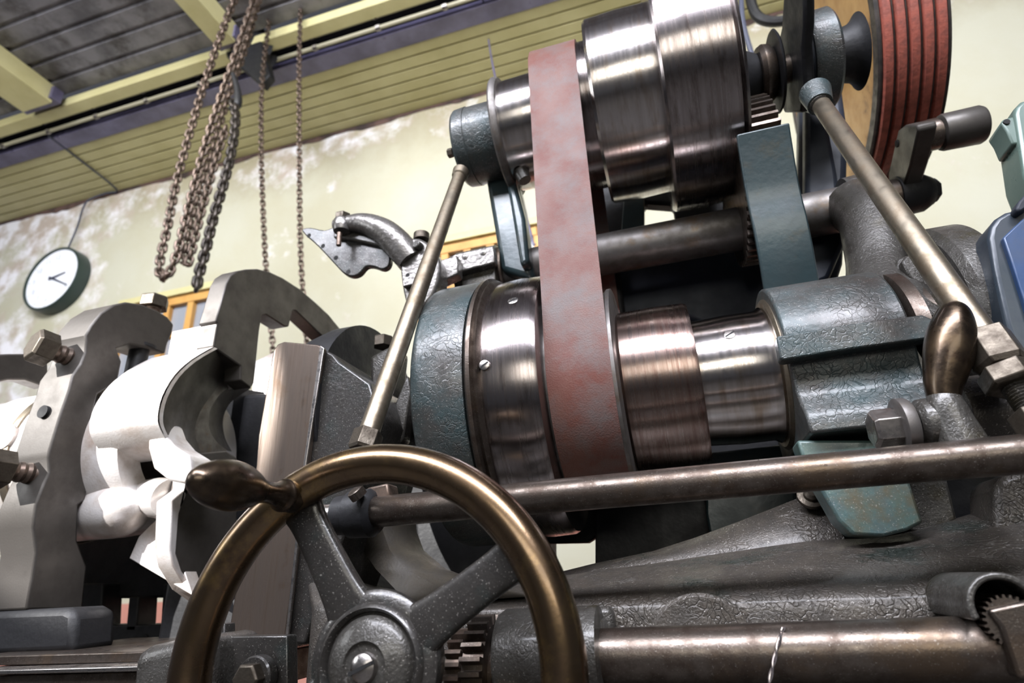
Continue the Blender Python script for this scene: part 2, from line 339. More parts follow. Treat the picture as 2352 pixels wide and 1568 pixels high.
tag(box('timber_rail', (-1, 2.192, CZ+.03), (15.8, .085, .07), m_board, bevel=.004), 'long yellow painted timber rail between grey roof sheeting and purple beam', 'rail')
for yv, zv, rr, lab in ((2.295, CZ-.01, .013, 'thin pale conduit pipe running along under the purple beam'), (2.252, CZ+.03, .009, 'thinner conduit pipe squeezed between the yellow rail and the other conduit')):
    t = thing('conduit_pipe', lab, 'pipe', (-1, yv, zv))
    lx('pipe', yv, zv, [(-8.5, rr), (6.5, rr)], m_pipe, t, n=12)
    for i in range(22):
        lx('clip', yv, zv, [(-6.8+i*.45, rr*1.5), (-6.77+i*.45, rr*1.5)], m_bright, t, n=8)
for i, (px, py, wd) in enumerate(((35, 195, .26), (478, 40, .13))):
    p = at(px, py, Z=CZ); ww = .2
    t = thing('cross_beam', ['broad yellow roof cross beam at the top left corner', 'narrow yellow roof cross beam beside the chain hoist'][i], 'beam', (p.x, 1, CZ-.1))
    x0 = p.x-wd*.5
    box('beam', (x0+wd*.5, .0, CZ+.02), (wd, 4.15, .14), m_board, t); box('bracket', (x0+wd*.5, 2.08, CZ+.02), (wd*1.2, .07, .1), m_beam, t)

# the clock
ck = thing('wall_clock', 'round white wall clock with dark green case on the peeling wall', 'clock', (-4.58, 2.9, 3.4))
fp = [at(x, y, Y=2.9) for x, y in ((61, 696), (167, 575), (180, 611), (73, 708), (53, 669))]
import itertools
def circfit(P):
    # least squares circle in the XZ plane
    n = len(P); sx = sum(p.x for p in P)/n; sz = sum(p.z for p in P)/n
    best = None
    for it in range(4000):
        if best is None: c = (sx, sz)
        else: c = (best[1]+random.gauss(0, .02), best[2]+random.gauss(0, .02))
        rs = [math.hypot(p.x-c[0], p.z-c[1]) for p in P]; R = sum(rs)/n; e = sum((r-R)**2 for r in rs)
        if best is None or e < best[0]: best = (e, c[0], c[1], R)
    return best[1:]
kx, kz, kr = circfit(fp)
lathe('case', (kx, 2.999, kz), (0, -1, 0), [(0, kr*.96), (.0, kr*1.04), (.09, kr*1.04), (.1, kr*1.02), (.1, kr*.97), (.088, kr*.96), (0, kr*.96)], m_clockg, ck)
fd = lathe('dial', (kx, 2.999, kz), (0, -1, 0), [(0, kr*.965), (.086, kr*.965)], m_face, ck)
def hand(name, tip, wd, yv, ln):
    wd *= 1.3
    t = at(*tip, Y=2.9); d = Vector((t.x-kx, 0, t.z-kz)).normalized(); s = Vector((-d.z, 0, d.x)); c = Vector((kx, yv, kz))
    prism(name, [c-d*.03+s*wd, c-d*.03-s*wd, c+d*ln-s*wd*.5, c+d*ln+s*wd*.5], (0, .003, 0), m_ink, ck, bevel=0)
hand('hour_hand', (148, 624), .008, 2.905, kr*.5); hand('minute_hand', (158, 655), .006, 2.901, kr*.8)
for i in range(12):
    a = PI/6*i; c = Vector((kx+math.sin(a)*kr*.88, 2.9115, kz+math.cos(a)*kr*.88)); r_ = Vector((math.sin(a), 0, math.cos(a))); s = Vector((r_.z, 0, -r_.x))
    prism('hour_mark', [c-r_*.012-s*.004, c-r_*.012+s*.004, c+r_*.012+s*.004, c+r_*.012-s*.004], (0, .002, 0), m_inkl, ck, bevel=0)
for i in range(1, 13):
    a = PI/6*i; cu = bpy.data.curves.new('numeral', 'FONT'); cu.body = str(i); cu.size = kr*.22; cu.align_x = 'CENTER'; cu.align_y = 'CENTER'; cu.extrude = .001
    cu.materials.append(m_inkl); tmp = bpy.data.objects.new('tmp', cu); me = bpy.data.meshes.new_from_object(tmp)
    bpy.data.objects.remove(tmp); o = bpy.data.objects.new('numeral', me); C.objects.link(o); o.parent = ck
    o.location = Vector((kx+math.sin(a)*kr*.7, 2.911, kz+math.cos(a)*kr*.7))-ck.location; o.rotation_euler = (PI/2, 0, 0)
# its cord
cp = [at(112, 312, Z=CZ-.02), at(190, 372, Z=CZ-.02), at(268, 435, Z=CZ-.03), at(245, 443, Y=2.97), at(205, 458, Y=2.96), at(190, 480, Y=2.96), at(178, 520, Y=2.96), Vector((kx+.02, 2.95, kz+kr*1.0))]
tag(sweep('clock_cable', cp, .007, m_ink, n=8, sub=3), 'thin dark cable running across the boards and down to the clock', 'cable')

# windows far behind
def far_window(n, x0, x1, ztop):
    f = struct(box('window_%d' % n, ((x0+x1)/2, WY-.03, ztop-.55), (x1-x0, .05, 1.1), m_glassw, bevel=0))
    box('lintel', ((x0+x1)/2, WY-.06, ztop-.012), (x1-x0+.04, .12, .05), m_board, f)
    box('frame', ((x0+x1)/2, WY-.05, ztop-.07), (x1-x0, .09, .06), m_wood, f)
    k = 5
    for i in range(k+1):
        box('mullion', (x0+(x1-x0)*i/k, WY-.05, ztop-.6), (.05, .08, 1.0), m_wood, f)
    box('transom', ((x0+x1)/2, WY-.045, ztop-.33), (x1-x0, .07, .04), m_wood, f)
far_window(1, -3.75, -2.72, 3.05); far_window(2, -1.35, -.6, 3.02)

# ------------------------------------------------------------------ chains
def link_mesh(L, wr, m):
    n, k = 14, 6; path = []; hw = L*.30; hl = L/2-hw
    for i in range(n):
        a = 2*PI*i/n; x = math.cos(a)*hw; y = math.sin(a)*hw+(hl if math.sin(a) >= 0 else -hl)
        path.append(Vector((x, 0, y)))
    vs = []; fs = []
    for i in range(n):
        t = (path[(i+1) % n]-path[i-1]).normalized(); u = Vector((0, 1, 0)); v = t.cross(u)
        for j in range(k):
            a = 2*PI*j/k; vs.append(path[i]+(u*math.cos(a)+v*math.sin(a))*wr)
    for i in range(n):
        for j in range(k): fs.append((i*k+j, i*k+(j+1) % k, ((i+1) % n)*k+(j+1) % k, ((i+1) % n)*k+j))
    me = bpy.data.meshes.new('chain_link'); me.from_pydata(vs, [], fs); me.materials.append(m)
    for p in me.polygons: p.use_smooth = True
    return me
def chain(name, label, pts, L, wr, m, jit=.0):
    q = smooth_pts([tuple(p) for p in pts], closed=False, n=8); P = [Vector(a) for a in q]
    t = thing(name, label, 'chain', tuple(P[0]), 'chains of the hoist'); me = link_mesh(L, wr, m); pitch = L-2*wr*1.15
    first = None; acc = 0; prev = P[0]; k = 0; need = 0
    i = 1; pos = P[0].copy()
    while i < len(P):
        seg = P[i]-pos
        if seg.length < pitch:
            i += 1
            if i >= len(P): break
            # walk on along the polyline
            rem = pitch-seg.length; pos2 = P[i-1]; seg2 = P[i]-pos2
            while seg2.length < rem and i < len(P)-1: rem -= seg2.length; i += 1; pos2 = P[i-1]; seg2 = P[i]-pos2
            nxt = pos2+seg2.normalized()*min(rem, seg2.length)
        else: nxt = pos+seg.normalized()*pitch
        d = (nxt-pos).normalized(); rot = d.to_track_quat('Z', 'Y').to_matrix().to_4x4() @ Matrix.Rotation(.6+(k % 2)*PI/2+random.uniform(-.2, .2), 4, 'Z')
        if first is None: o = bpy.data.objects.new('chain_link', me); first = o
        else: o = first.copy()
        C.objects.link(o); o.parent = t
        o.matrix_basis = Matrix.Translation((pos+nxt)/2-t.location) @ rot
        pos = nxt; k += 1
        if k > 290: break
    return t
def pth(pp, Y): return [at(a, b, Y=Y) for a, b in pp]
chain('hoist_chain', 'rusty heavy chain hanging in the longest loop, nearest the clock', pth([(548, -25), (515, 60), (480, 160), (440, 290), (405, 420), (385, 520), (370, 585), (366, 625), (378, 640), (396, 612), (412, 560), (442, 440), (478, 310), (515, 200), (550, 100), (592, -25)], 1.85), .052, .0075, m_chain)
chain('hoist_chain', 'rusty heavy chain in the shorter loop behind the longest loop', pth([(600, -25), (562, 110), (522, 225), (488, 340), (455, 450), (428, 560), (422, 598), (431, 608), (440, 578), (462, 490), (492, 380), (520, 290)], 1.93), .052, .0075, m_chain)
chain('hoist_chain', 'black oily heavy chain end hanging beside the rusty loops', pth([(536, 235), (541, 270), (533, 340), (514, 420), (490, 500), (472, 575), (458, 625), (452, 658)], 1.8), .054, .0095, m_chaind)
chain('hoist_chain', 'thin hoist chain dropping behind the notched casting, on the clock side', pth([(628, -25), (614, 80), (602, 190), (600, 330), (603, 450), (610, 600), (622, 740), (629, 830)], 2.1), .038, .0045, m_chain)
chain('hoist_chain', 'thin hoist chain hanging nearest to the drilled bracket plate', pth([(692, -25), (688, 100), (687, 200), (688, 450), (690, 560), (694, 650), (702, 760), (708, 800)], 2.1), .038, .0045, m_chain)
hb = thing('chain_hoist', 'black greasy chain hoist block under the purple beam', 'hoist', tuple(at(560, 130, Y=2.2)))
lathe('wheel', at(585, 120, Y=2.2), (.35, -1, -.1), [(-.05, .1), (-.045, .13), (-.02, .1), (.02, .1), (.045, .13), (.05, .1)], m_black, hb, n=24)
prismY('body', [(505, 70), (545, 50), (600, 90), (620, 170), (600, 195), (560, 160), (520, 130)], 2.15, .06, m_black, hb, bevel=.01)
prismY('bracket', [(520, -40), (560, -40), (600, 60), (560, 110), (520, 90)], 2.28, .05, m_black, hb, bevel=.008)
sweep('hook', pth([(535, 170), (545, 205), (545, 240), (528, 250)], 1.82), [.012, .016, .022, .012], m_black, hb, n=12)
# thin rod hung from the beam down behind the upper pulley, and cable loop by the black arm
tag(sweep('hanging_wire', [at(1105, -30, Z=CZ-.02), at(1122, 90, Y=2.6), at(1140, 190, Y=2.3), at(1215, 520, Y=2.3), at(1228, 560, Y=2.3)], .006, m_beam, n=8, sub=3), 'straight grey wire hanging down behind the small upper pulley flange', 'wire')
tag(sweep('power_cable', pth([(1702, -30), (1705, 40), (1716, 90), (1732, 140), (1742, 170)], 2.0), .011, m_ink, n=8), 'thin black cable hanging beside the largest upper pulley', 'cable')
tag(sweep('black_hose', pth([(1718, -40), (1728, 15), (1745, 42), (1780, 50), (1830, 42), (1900, 35)], 2.2), .024, m_black, n=10), 'thick black hose looping under the boards behind the black arm', 'hose')

# ------------------------------------------------------------------ countershaft (upper) and spindle (lower)
LY, LZ, UY = 1.0, 1.30, 1.03
UZ = at(1430, 253, Y=UY).z
ux = lambda p: xat(p, UY, UZ); lxx = lambda p: xat(p, LY, LZ)
K = UY/1.0
up = thing('upper_stepped_pulley', 'polished steel stepped cone pulley on the upper shaft, largest step away from boss', 'pulley', (0, UY, UZ))
a, b_, c_, d_, e_ = ux(1170), ux(1272), ux(1376), ux(1512), ux(1668)
x1 = ux(1163)
lx('rim_flange', UY, UZ, [(x1-.004, .118*K), (x1-.004, .128*K), (x1, .131*K), (x1+.006, .131*K), (x1+.012, .127*K), (x1+.014, .117*K)], m_steel, up, n=96, closed=False)
lx('step', UY, UZ, [(x1+.012, .1), (x1+.012, .119*K), (b_-.01, .121*K), (b_, .118*K), (b_, .1)], m_pul2, up, n=128)
r2 = .157
lx('step', UY, UZ, [(b_, .1), (b_, r2-.003), (b_+.01, r2), (c_, r2), (c_, .1)], m_pul, up, n=128)
lx('step', UY, UZ, [(c_-.002, .14), (c_-.002, .184*K), (c_+.004, .189*K), ((c_+d_)/2, .191*K), (d_, .189*K), (d_, .14)], m_pul2, up, n=128)
lx('step', UY, UZ, [(d_-.002, .17), (d_-.002, .23*K), (d_+.003, .234*K), ((d_+e_)/2, .236*K), (e_-.012, .233*K), (e_-.01, .225*K), (e_-.004, .232*K), (e_+.002, .226*K), (e_+.002, .2), (e_-.02, .19), (e_-.02, .05)], m_pul, up, n=128)
lx('hub', UY, UZ, [(e_-.03, .05), (e_+.01, .06), (e_+.02, .055), (e_+.02, .03)], m_black, up)

sp_ = thing('spindle_stepped_pulley', 'brown-stained steel stepped cone pulley on the lower spindle', 'pulley', (0, LY, LZ))
f0, f1 = lxx(1176), lxx(1196); s1, s2, s3, s4 = lxx(1302), lxx(1440), lxx(1602), lxx(1770)
lx('rim_flange', LY, LZ, [(f0-.006, .2), (f0-.006, .236), (f0-.002, .241), (f0+.004, .241), (f0+.007, .233), (f0+.012, .236), (f1, .228), (f1+.004, .2)], m_rod, sp_, n=128)
lx('step', LY, LZ, [(f1, .2), (f1, .226), (f1+.01, .229), ((f1+s1)/2, .231), (s1-.008, .229), (s1-.001, .225), (s1, .2)], m_pul, sp_, n=160)
lx('step', LY, LZ, [(s1, .15), (s1, .178), (s2-.012, .18), (s2-.006, .186), (s2, .186), (s2+.002, .18), (s2+.002, .12)], m_steel, sp_, n=128)
lx('step', LY, LZ, [(s2+.002, .1), (s2+.002, .137), (s2+.006, .1405), ((s2+s3)/2, .142), (s3-.006, .1405), (s3, .138), (s3, .1)], m_rust, sp_, n=128)
st4 = lx('step', LY, LZ, [(s3, .08), (s3, .106), ((s3+s4)/2, .109), (s4-.012, .108), (s4-.004, .113), (s4, .112), (s4, .09)], m_pul2, sp_, n=128)
lx('rim_flange', LY, LZ, [(s4, .1), (s4, .12), (s4+.004, .125), (s4+.007, .125), (s4+.009, .118), (s4+.014, .118), (s4+.018, .11)], m_tie, sp_, n=96)
def surf_pt(axis, r, px, py):
    """point where the view ray meets the cylinder about the X axis line"""
    y0, z0 = axis; d = ray(px, py); ey, ez = EYE.y-y0, EYE.z-z0
    A = d.y**2+d.z**2; B = 2*(ey*d.y+ez*d.z); Cc = ey*ey+ez*ez-r*r; D = B*B-4*A*Cc
    t = (-B-math.sqrt(max(D, 0)))/(2*A); return EYE+d*t
def slot_screw(par, axis, r, px, py, sr):
    p = surf_pt(axis, r, px, py); nn = Vector((0, p.y-axis[0], p.z-axis[1])).normalized()
    o = lathe('screw', p-nn*.003, nn, [(0, sr), (.0034, sr), (.004, sr*.85)], m_bright, par, n=20)
    _, u, v = frame_of(nn); q = Vector((1, 0, 0))*.8+nn.cross(Vector((1, 0, 0)))*.5; q.normalize(); s = nn.cross(q); c = p+nn*.0008
    prism('screw_slot', [c-q*sr*.95-s*sr*.14, c-q*sr*.95+s*sr*.14, c+q*sr*.95+s*sr*.14, c+q*sr*.95-s*sr*.14], nn*.0006, m_hole, o, bevel=0)
slot_screw(sp_, (LY, LZ), .109, 1676, 768, .0085)
slot_screw(sp_, (LY, LZ), .231, 1178, 690, .0085)
slot_screw(sp_, (LY, LZ), .231, 1112, 838, .008)
lx('spindle', LY, LZ, [(-.6, .05), (.62, .05)], m_steel, sp_)

# belt round both cones
def belt_loop(r1, r2, off, n=40):
    a, b = Vector((LY, LZ)), Vector((UY, UZ)); d = b-a; D = d.length; d /= D; be = math.acos((r1-r2)/D); base = math.atan2(d.y, d.x)
    pts = []
    for i in range(n+1):
        t = base+be+(2*PI-2*be)*i/n; pts.append((a.x+math.cos(t)*(r1+off), a.y+math.sin(t)*(r1+off)))
    for i in range(1, 14):  # back run
        p = pts[n]; q = (b.x+math.cos(base-be)*(r2+off), b.y+math.sin(base-be)*(r2+off)); pts.append((p[0]+(q[0]-p[0])*i/14, p[1]+(q[1]-p[1])*i/14))
    for i in range(n+1):
        t = base-be+(2*be)*i/n; pts.append((b.x+math.cos(t)*(r2+off), b.y+math.sin(t)*(r2+off)))
    q = pts[-1]; p = pts[0]
    for i in range(1, 14): pts.append((q[0]+(p[0]-q[0])*i/14, q[1]+(p[1]-q[1])*i/14))
    return pts
i_, o_ = belt_loop(.18, r2, .0005), belt_loop(.18, r2, .0065)
bx0 = xat(1251, .815, LZ+.02); bx1 = xat(1398, .815, LZ+.02)
vs = []; n = len(i_)
for (l, x) in ((i_, bx0), (o_, bx0), (o_, bx1), (i_, bx1)):
    for y, z in l: vs.append((x, y, z))
fs = [(k*n+i, k*n+(i+1) % n, ((k+1) % 4)*n+(i+1) % n, ((k+1) % 4)*n+i) for k in range(4) for i in range(n)]
tag(mk('drive_belt', vs, fs, m_belt, bevel=0, sharp=40), 'worn red leather drive belt looped round both stepped pulleys', 'belt')

# upper left bearing bracket
bl = thing('bearing_bracket', 'blue-grey bearing bracket with round boss at the small end of the upper pulley', 'bracket', (ux(1090), UY, UZ-.3))
xb0, xb1 = ux(1062), ux(1156)
lx('boss', UY, UZ, [(xb0, .05), (xb0, .084), (xb0+.006, .089), ((xb0+xb1)/2-.02, .091), ((xb0+xb1)/2-.019, .089), (xb1, .09), (xb1, .05)], m_cap, bl, n=96)
hexbolt('bolt', surf_pt((UY, UZ), .075, 1040, 350)+Vector((0, 0, 0)), (-1, 0, 0), .011, .012, m_bolt, bl)
X0 = xat(1160, UY-.03, UZ-.12)
arm_px = [(1110, 370), (1118, 430), (1130, 500), (1150, 620), (1225, 640), (1213, 560), (1200, 470), (1185, 400), (1165, 340)]
prismY('arm', arm_px, 1.06, .05, m_blue, bl, bevel=.012)
prismY('rib', [(1160, 400), (1178, 395), (1205, 500), (1215, 600), (1195, 610), (1180, 520)], 1.03, .04, m_blue, bl, bevel=.008)
sweep('bearing_cup', [Vector((ux(1195), UY-.02, UZ-.12)), Vector((ux(1203), UY-.02, UZ-.145))], [.018, .014], m_castg, bl, n=16)

# support bar behind the belt
BY, BZ = 1.12, 1.655
xb = lambda p: xat(p, BY, BZ)
sb = thing('support_bar', 'thick grey steel bar passing behind the red belt', 'bar', (0, BY, BZ))
lx('bar', BY, BZ, [(xb(1110), .042), (xb(1112), .045), (xb(1975), .045), (xb(1977), .042)], m_steel, sb, n=64)
lx('collar', BY, BZ, [(xb(1704), .046), (xb(1706), .06), (xb(1750), .06), (xb(1752), .046)], m_steel, sb, n=64)
lx('end_collar', BY, BZ, [(xb(1150), .046), (xb(1151), .06), (xb(1162), .064), (xb(1166), .062), (xb(1166), .046)], m_rod, sb, n=64)

# left clamp and drilled bracket on that bar
cl = thing('bar_clamp', 'dark steel clamp with riveted flat strap round the end of the support bar', 'clamp', (xb(1100), BY, BZ-.06))
lx('clamp_body', BY, BZ, [(xb(1062), .05), (xb(1063), .066), (xb(1150), .067), (xb(1151), .05)], m_castg, cl, n=48)
prismY('strap', [(1045, 583), (1133, 563), (1137, 602), (1048, 625), (1010, 650), (1000, 640), (1000, 610)], 1.03, .022, m_grease, cl, bevel=.003)
for p in ((1068, 590), (1110, 580)): lathe('rivet', at(*p, Y=1.031), (0, -1, 0), [(0, .008), (.002, .0075), (.0035, .004)], m_grease, cl, n=16)
prismY('block', [(1057, 610), (1135, 600), (1140, 660), (1062, 665)], 1.05, .06, m_castg, cl, bevel=.003)
dk = thing('drilled_bracket', 'greasy cast bracket with triangular drilled plate standing against the pale wall', 'bracket', tuple(at(950, 660, Y=1.0)))
prismY('plate', smooth_pts([(693, 530), (712, 522), (745, 528), (775, 520), (830, 530), (880, 560), (895, 585), (893, 608), (878, 618), (858, 612), (840, 612), (825, 628), (808, 634), (790, 628), (770, 608), (730, 565)], n=3), .98, .016, m_hub, dk, bevel=.003)
sweep('arched_arm', [at(x, y, Y=yy) for x, y, yy in ((770, 518, .96), (830, 512, .96), (880, 530, .96), (915, 562, .97), (945, 600, .98))], [.014, .022, .028, .032, .03], m_grease, dk, n=20)
prismY('upright', smooth_pts([(920, 580), (950, 545), (985, 560), (1010, 600), (1005, 650), (985, 690), (950, 720), (935, 705), (922, 650)], n=3), .965, .05, m_grease, dk, bevel=.006)
prismY('lug_plate', [(922, 620), (968, 610), (965, 650), (925, 658)], .952, .014, m_grease, dk, bevel=.002)
prismY('link_arm', [(1000, 600), (1050, 585), (1052, 628), (1005, 650)], 1.0, .03, m_grease, dk, bevel=.003)
for x, y in ((710, 541), (742, 565), (772, 592), (800, 624)):
    lathe('bolt_hole', at(x, y, Y=.9805), (0, -1, 0), [(-.002, .0055), (.0008, .0055)], m_hole, dk, n=16)
lathe('bolt_hole', at(937, 632, Y=.953), (0, -1, 0), [(-.002, .0045), (.0012, .0045)], m_hole, dk, n=16)
p = at(787, 506, Y=.955); lathe('bolt_boss', p, (0, 0, -1), [(0, .018), (.004, .02), (.02, .021), (.03, .018)], m_grease, dk, n=28); hexbolt('bolt', p, (0, 0, 1), .018, .016, m_bolt, dk)
prismY('web', [(765, 522), (830, 520), (885, 532), (925, 570), (922, 605), (897, 592), (866, 562), (800, 548), (765, 545)], .968, .02, m_castg, dk, bevel=.004); lathe('bolt_shank', at(780, 535, Y=.95), (0, 0, -1), [(0, .006), (.032, .0055)], m_chain, dk, n=14)
p = at(965, 567, Y=.965); lathe('pin', p, (-.25, -1, 0), [(0, .009), (.014, .009), (.016, .007)], m_castg, dk, n=18)
lathe('top_bolt', at(968, 552, Y=.98), (0, 0, 1), [(0, .018), (.016, .017), (.02, .01)], m_bolt, dk, n=20)

# ------------------------------------------------------------------ head stock castings
hs = thing('headstock', 'dark oily cast iron headstock and bed of the lathe', 'lathe', (.2, 1.1, 0))
cols = [640, 760, 850, 1000, 1200, 1310, 1500, 1700, 1900, 2020, 2120, 2250, 2380, 2560]
crest = [1225, 1300, 1348, 1362, 1338, 1313, 1290, 1258, 1228, 1234, 1205, 1166, 1122, 1068]
dY = [0, .012, .03, .06, .1, .13, .15, .165, .17, .17]
fr = [0, .08, .2, .36, .52, .64, .74, .84, .94, 1.0]
rows = []
for f_, in [(f,) for f in (0, .06, .2, .4, .6, .78, .9, 1.0)]:
    r_ = []
    for cx_, cy_ in zip(cols, crest):
        shy = 1400+(cx_-1300)*-.02; py = cy_+(shy-cy_)*f_
        yv = .95-.19*math.sin(f_*PI/2)**.8
        r_.append(at(cx_+(f_*20), py, Y=yv))
    rows.append(r_)
sh = rows[-1]
for zz in (.96, .90, .7, .35): rows.append([Vector((p.x, .758, min(zz, p.z-.01*(1-zz)-.004))) for p in sh])
top = []
for p in rows[0]: top.append(Vector((p.x, p.y+.03, p.z-.03)))
rows = [top]+rows
bd = grid('bed_casting', rows, m_cast, hs, thick=.28, sharp=60)
s_ = bd.modifiers.new('s', 'SUBSURF'); s_.levels = 2; s_.render_levels = 2
grid('web_plate', [[at(x, y, Y=1.0) for x, y in ((1290, 1312), (1367, 1293), (1500, 1265), (1600, 1233), (1700, 1196), (1860, 1133), (1905, 1150))],
                   [at(x, y, Y=.955) for x, y in ((1290, 1330), (1367, 1315), (1500, 1290), (1600, 1272), (1700, 1255), (1860, 1222), (1930, 1215))],
                   [at(x, y, Y=.95) for x, y in ((1290, 1360), (1367, 1350), (1500, 1330), (1600, 1312), (1700, 1300), (1860, 1270), (1950, 1260))]], m_cast, hs, thick=.05, sharp=60)
box('foot', (.1, .95, .2), (1.3, .3, .4), m_cast, hs, bevel=.02)
bp_ = at(1862, 1140, Y=.97)
lathe('bolt_washer', bp_, (.1, -1, .5), [(-.004, .019), (.002, .019), (.003, .017)], m_bolt, hs, n=24); lathe('bolt_head', bp_+Vector((0, -.001, 0)), (.1, -1, .5), [(0, .011), (.007, .010), (.011, .006)], m_bolt, hs, n=24)
# boss ring and pad behind lower rod
rb = at(1620, 1500, Y=.758); lathe('round_boss', rb, (0, -1, 0), [(-.02, .062), (.008, .062), (.012, .058), (.012, .05)], m_cast, hs, n=64)
prismY('pad', [(1260, 1400), (1395, 1393), (1408, 1400), (1420, 1600), (1250, 1600)], .742, .03, m_castg, hs, bevel=.006)
prismY('bearing_block', [(1290, 1420), (1375, 1418), (1382, 1428), (1400, 1620), (1290, 1620)], .70, .05, m_castg, hs, bevel=.008)
# front spindle bearing cap (ring)
xc0, xc1 = lxx(1062), lxx(1164)
lx('bearing_cap', LY, LZ, [(xc0, .15), (xc0, .226), (xc0+.006, .236), (xc0+.014, .238), (xc1-.008, .238), (xc1, .234), (xc1, .15)], m_cap, hs, n=128)
# front pedestal flare under the cap
grid('pedestal', [[at(x, y, Y=yv) for x, y, yv in ((815, 1150, .90), (875, 1150, .86), (935, 1150, .9))],
                  [at(x, y, Y=yv) for x, y, yv in ((818, 1215, .90), (878, 1215, .86), (938, 1215, .9))],
                  [at(x, y, Y=yv) for x, y, yv in ((832, 1260, .89), (895, 1262, .85), (955, 1262, .89))],
                  [at(x, y, Y=yv) for x, y, yv in ((862, 1305, .87), (930, 1305, .83), (1005, 1305, .87))],
                  [at(x, y, Y=yv) for x, y, yv in ((905, 1350, .83), (1010, 1350, .80), (1110, 1345, .82))],
                  [at(x, y, Y=yv) for x, y, yv in ((930, 1380, .80), (1060, 1380, .78), (1210, 1370, .79))]], m_pedes, hs, thick=.03, sharp=70)
# black filler housing added to keep the space below the pulleys dark
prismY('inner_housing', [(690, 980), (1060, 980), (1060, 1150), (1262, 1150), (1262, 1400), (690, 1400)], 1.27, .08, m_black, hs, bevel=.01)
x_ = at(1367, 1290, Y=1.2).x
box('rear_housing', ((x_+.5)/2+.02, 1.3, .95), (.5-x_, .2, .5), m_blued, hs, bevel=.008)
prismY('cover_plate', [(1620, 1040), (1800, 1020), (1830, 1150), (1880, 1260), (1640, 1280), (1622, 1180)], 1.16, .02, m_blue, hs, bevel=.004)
prismY('drip_tray', [(1255, 1120), (1400, 1110), (1372, 1232), (1350, 1246), (1255, 1248)], 1.2, .03, m_black, hs, bevel=.004)  # black sheet added to darken the gap beside the drum
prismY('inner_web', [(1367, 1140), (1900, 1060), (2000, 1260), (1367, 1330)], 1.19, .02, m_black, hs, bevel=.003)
# small cream gap is left open between the drum and the rear housing
# rear bearing cap profile about the spindle
capY = [(1.06, 1.435)]
for i in range(13):
    a_ = math.radians(88+i*(92/12)); capY.append((LY+math.cos(a_)*.142, LZ+math.sin(a_)*.142))
capY += [(.862, 1.275), (.868, 1.25), (.87, 1.232), (.864, 1.215), (.852, 1.2), (.845, 1.185), (.845, 1.165), (1.1, 1.165), (1.14, 1.3)]
cx0, cx1 = .176, .338
prism('rear_cap', [Vector((cx0, y, z)) for y, z in capY], (cx1-cx0, 0, 0), m_cap, hs, bevel=.004, sharp=40)
lx('rear_collar', LY, LZ, [(cx1-.01, .1), (cx1+.012, .135), (cx1+.03, .135), (cx1+.031, .12), (cx1+.05, .12), (cx1+.051, .1), (cx1+.09, .1)], m_rod, hs, n=96)
lx('rear_bearing', LY, LZ+.02, [(cx1+.07, .1), (cx1+.07, .165), (cx1+.08, .175), (cx1+.12, .175), (cx1+.12, .1)], m_castg, hs, n=96)
prismY('strap_bar', [(1783, 772), (1960, 742), (2118, 722), (2150, 735), (2150, 768), (2125, 778), (1960, 800), (1800, 826), (1792, 822)], .838, .026, m_cap, hs, bevel=.003)
prismY('foot_plate', [(1830, 1010), (2060, 1010), (2085, 1090), (2122, 1200), (2085, 1218), (2030, 1232), (1960, 1228), (1925, 1195), (1888, 1130), (1850, 1070)], .868, .05, m_foot, hs, bevel=.004)
# tall rear bracket (neck) carrying the bar
sweep('neck', [at(x, y, Y=yv) for x, y, yv in ((1955, 470, 1.1), (1995, 500, 1.06), (2010, 560, 1.03), (2020, 620, 1.01), (2035, 680, .99), (2060, 740, .97), (2090, 800, .96))], [.05, .052, .05, .05, .062, .075, .09], m_castg, hs, n=28)
lx('neck_eye', BY, BZ, [(xb(1936), .046), (xb(1938), .06), (xb(1975), .062), (xb(1985), .05)], m_cap, hs, n=48)
prismY('cap_block', [(2052, 655), (2062, 590), (2100, 580), (2112, 612), (2140, 622), (2168, 690), (2196, 745), (2110, 765), (2090, 770)], .93, .08, m_castg, hs, bevel=.006)
prismY('cap_block', [(2070, 600), (2080, 587), (2098, 582), (2150, 670), (2090, 640)], .915, .03, m_castg, hs, bevel=.004)
prismY('gusset', [(2088, 800), (2165, 782), (2180, 945), (2130, 905)], .88, .03, m_castg, hs, bevel=.004)
prismY('rear_plate', [(2040, 780), (2270, 700), (2330, 960), (2360, 1100), (2300, 1200), (2060, 1210)], 1.02, .05, m_black, hs, bevel=.006)
prismY('lower_web', [(2062, 1105), (2175, 1095), (2200, 1195), (2130, 1230), (2090, 1220)], .93, .02, m_castg, hs, bevel=.004)
lx('roller', .80, at(2270, 950, Y=.80).z, [(xat(2190, .8, 1.15), .03), (xat(2200, .8, 1.15), .046), (xat(2300, .8, 1.15), .047), (xat(2330, .8, 1.15), .04)], m_cast, hs, n=40)
prismY('end_casting', [(2285, 1110), (2310, 1090), (2352, 1080), (2440, 1080), (2440, 1300), (2290, 1300)], .86, .08, m_cast, hs, bevel=.008)
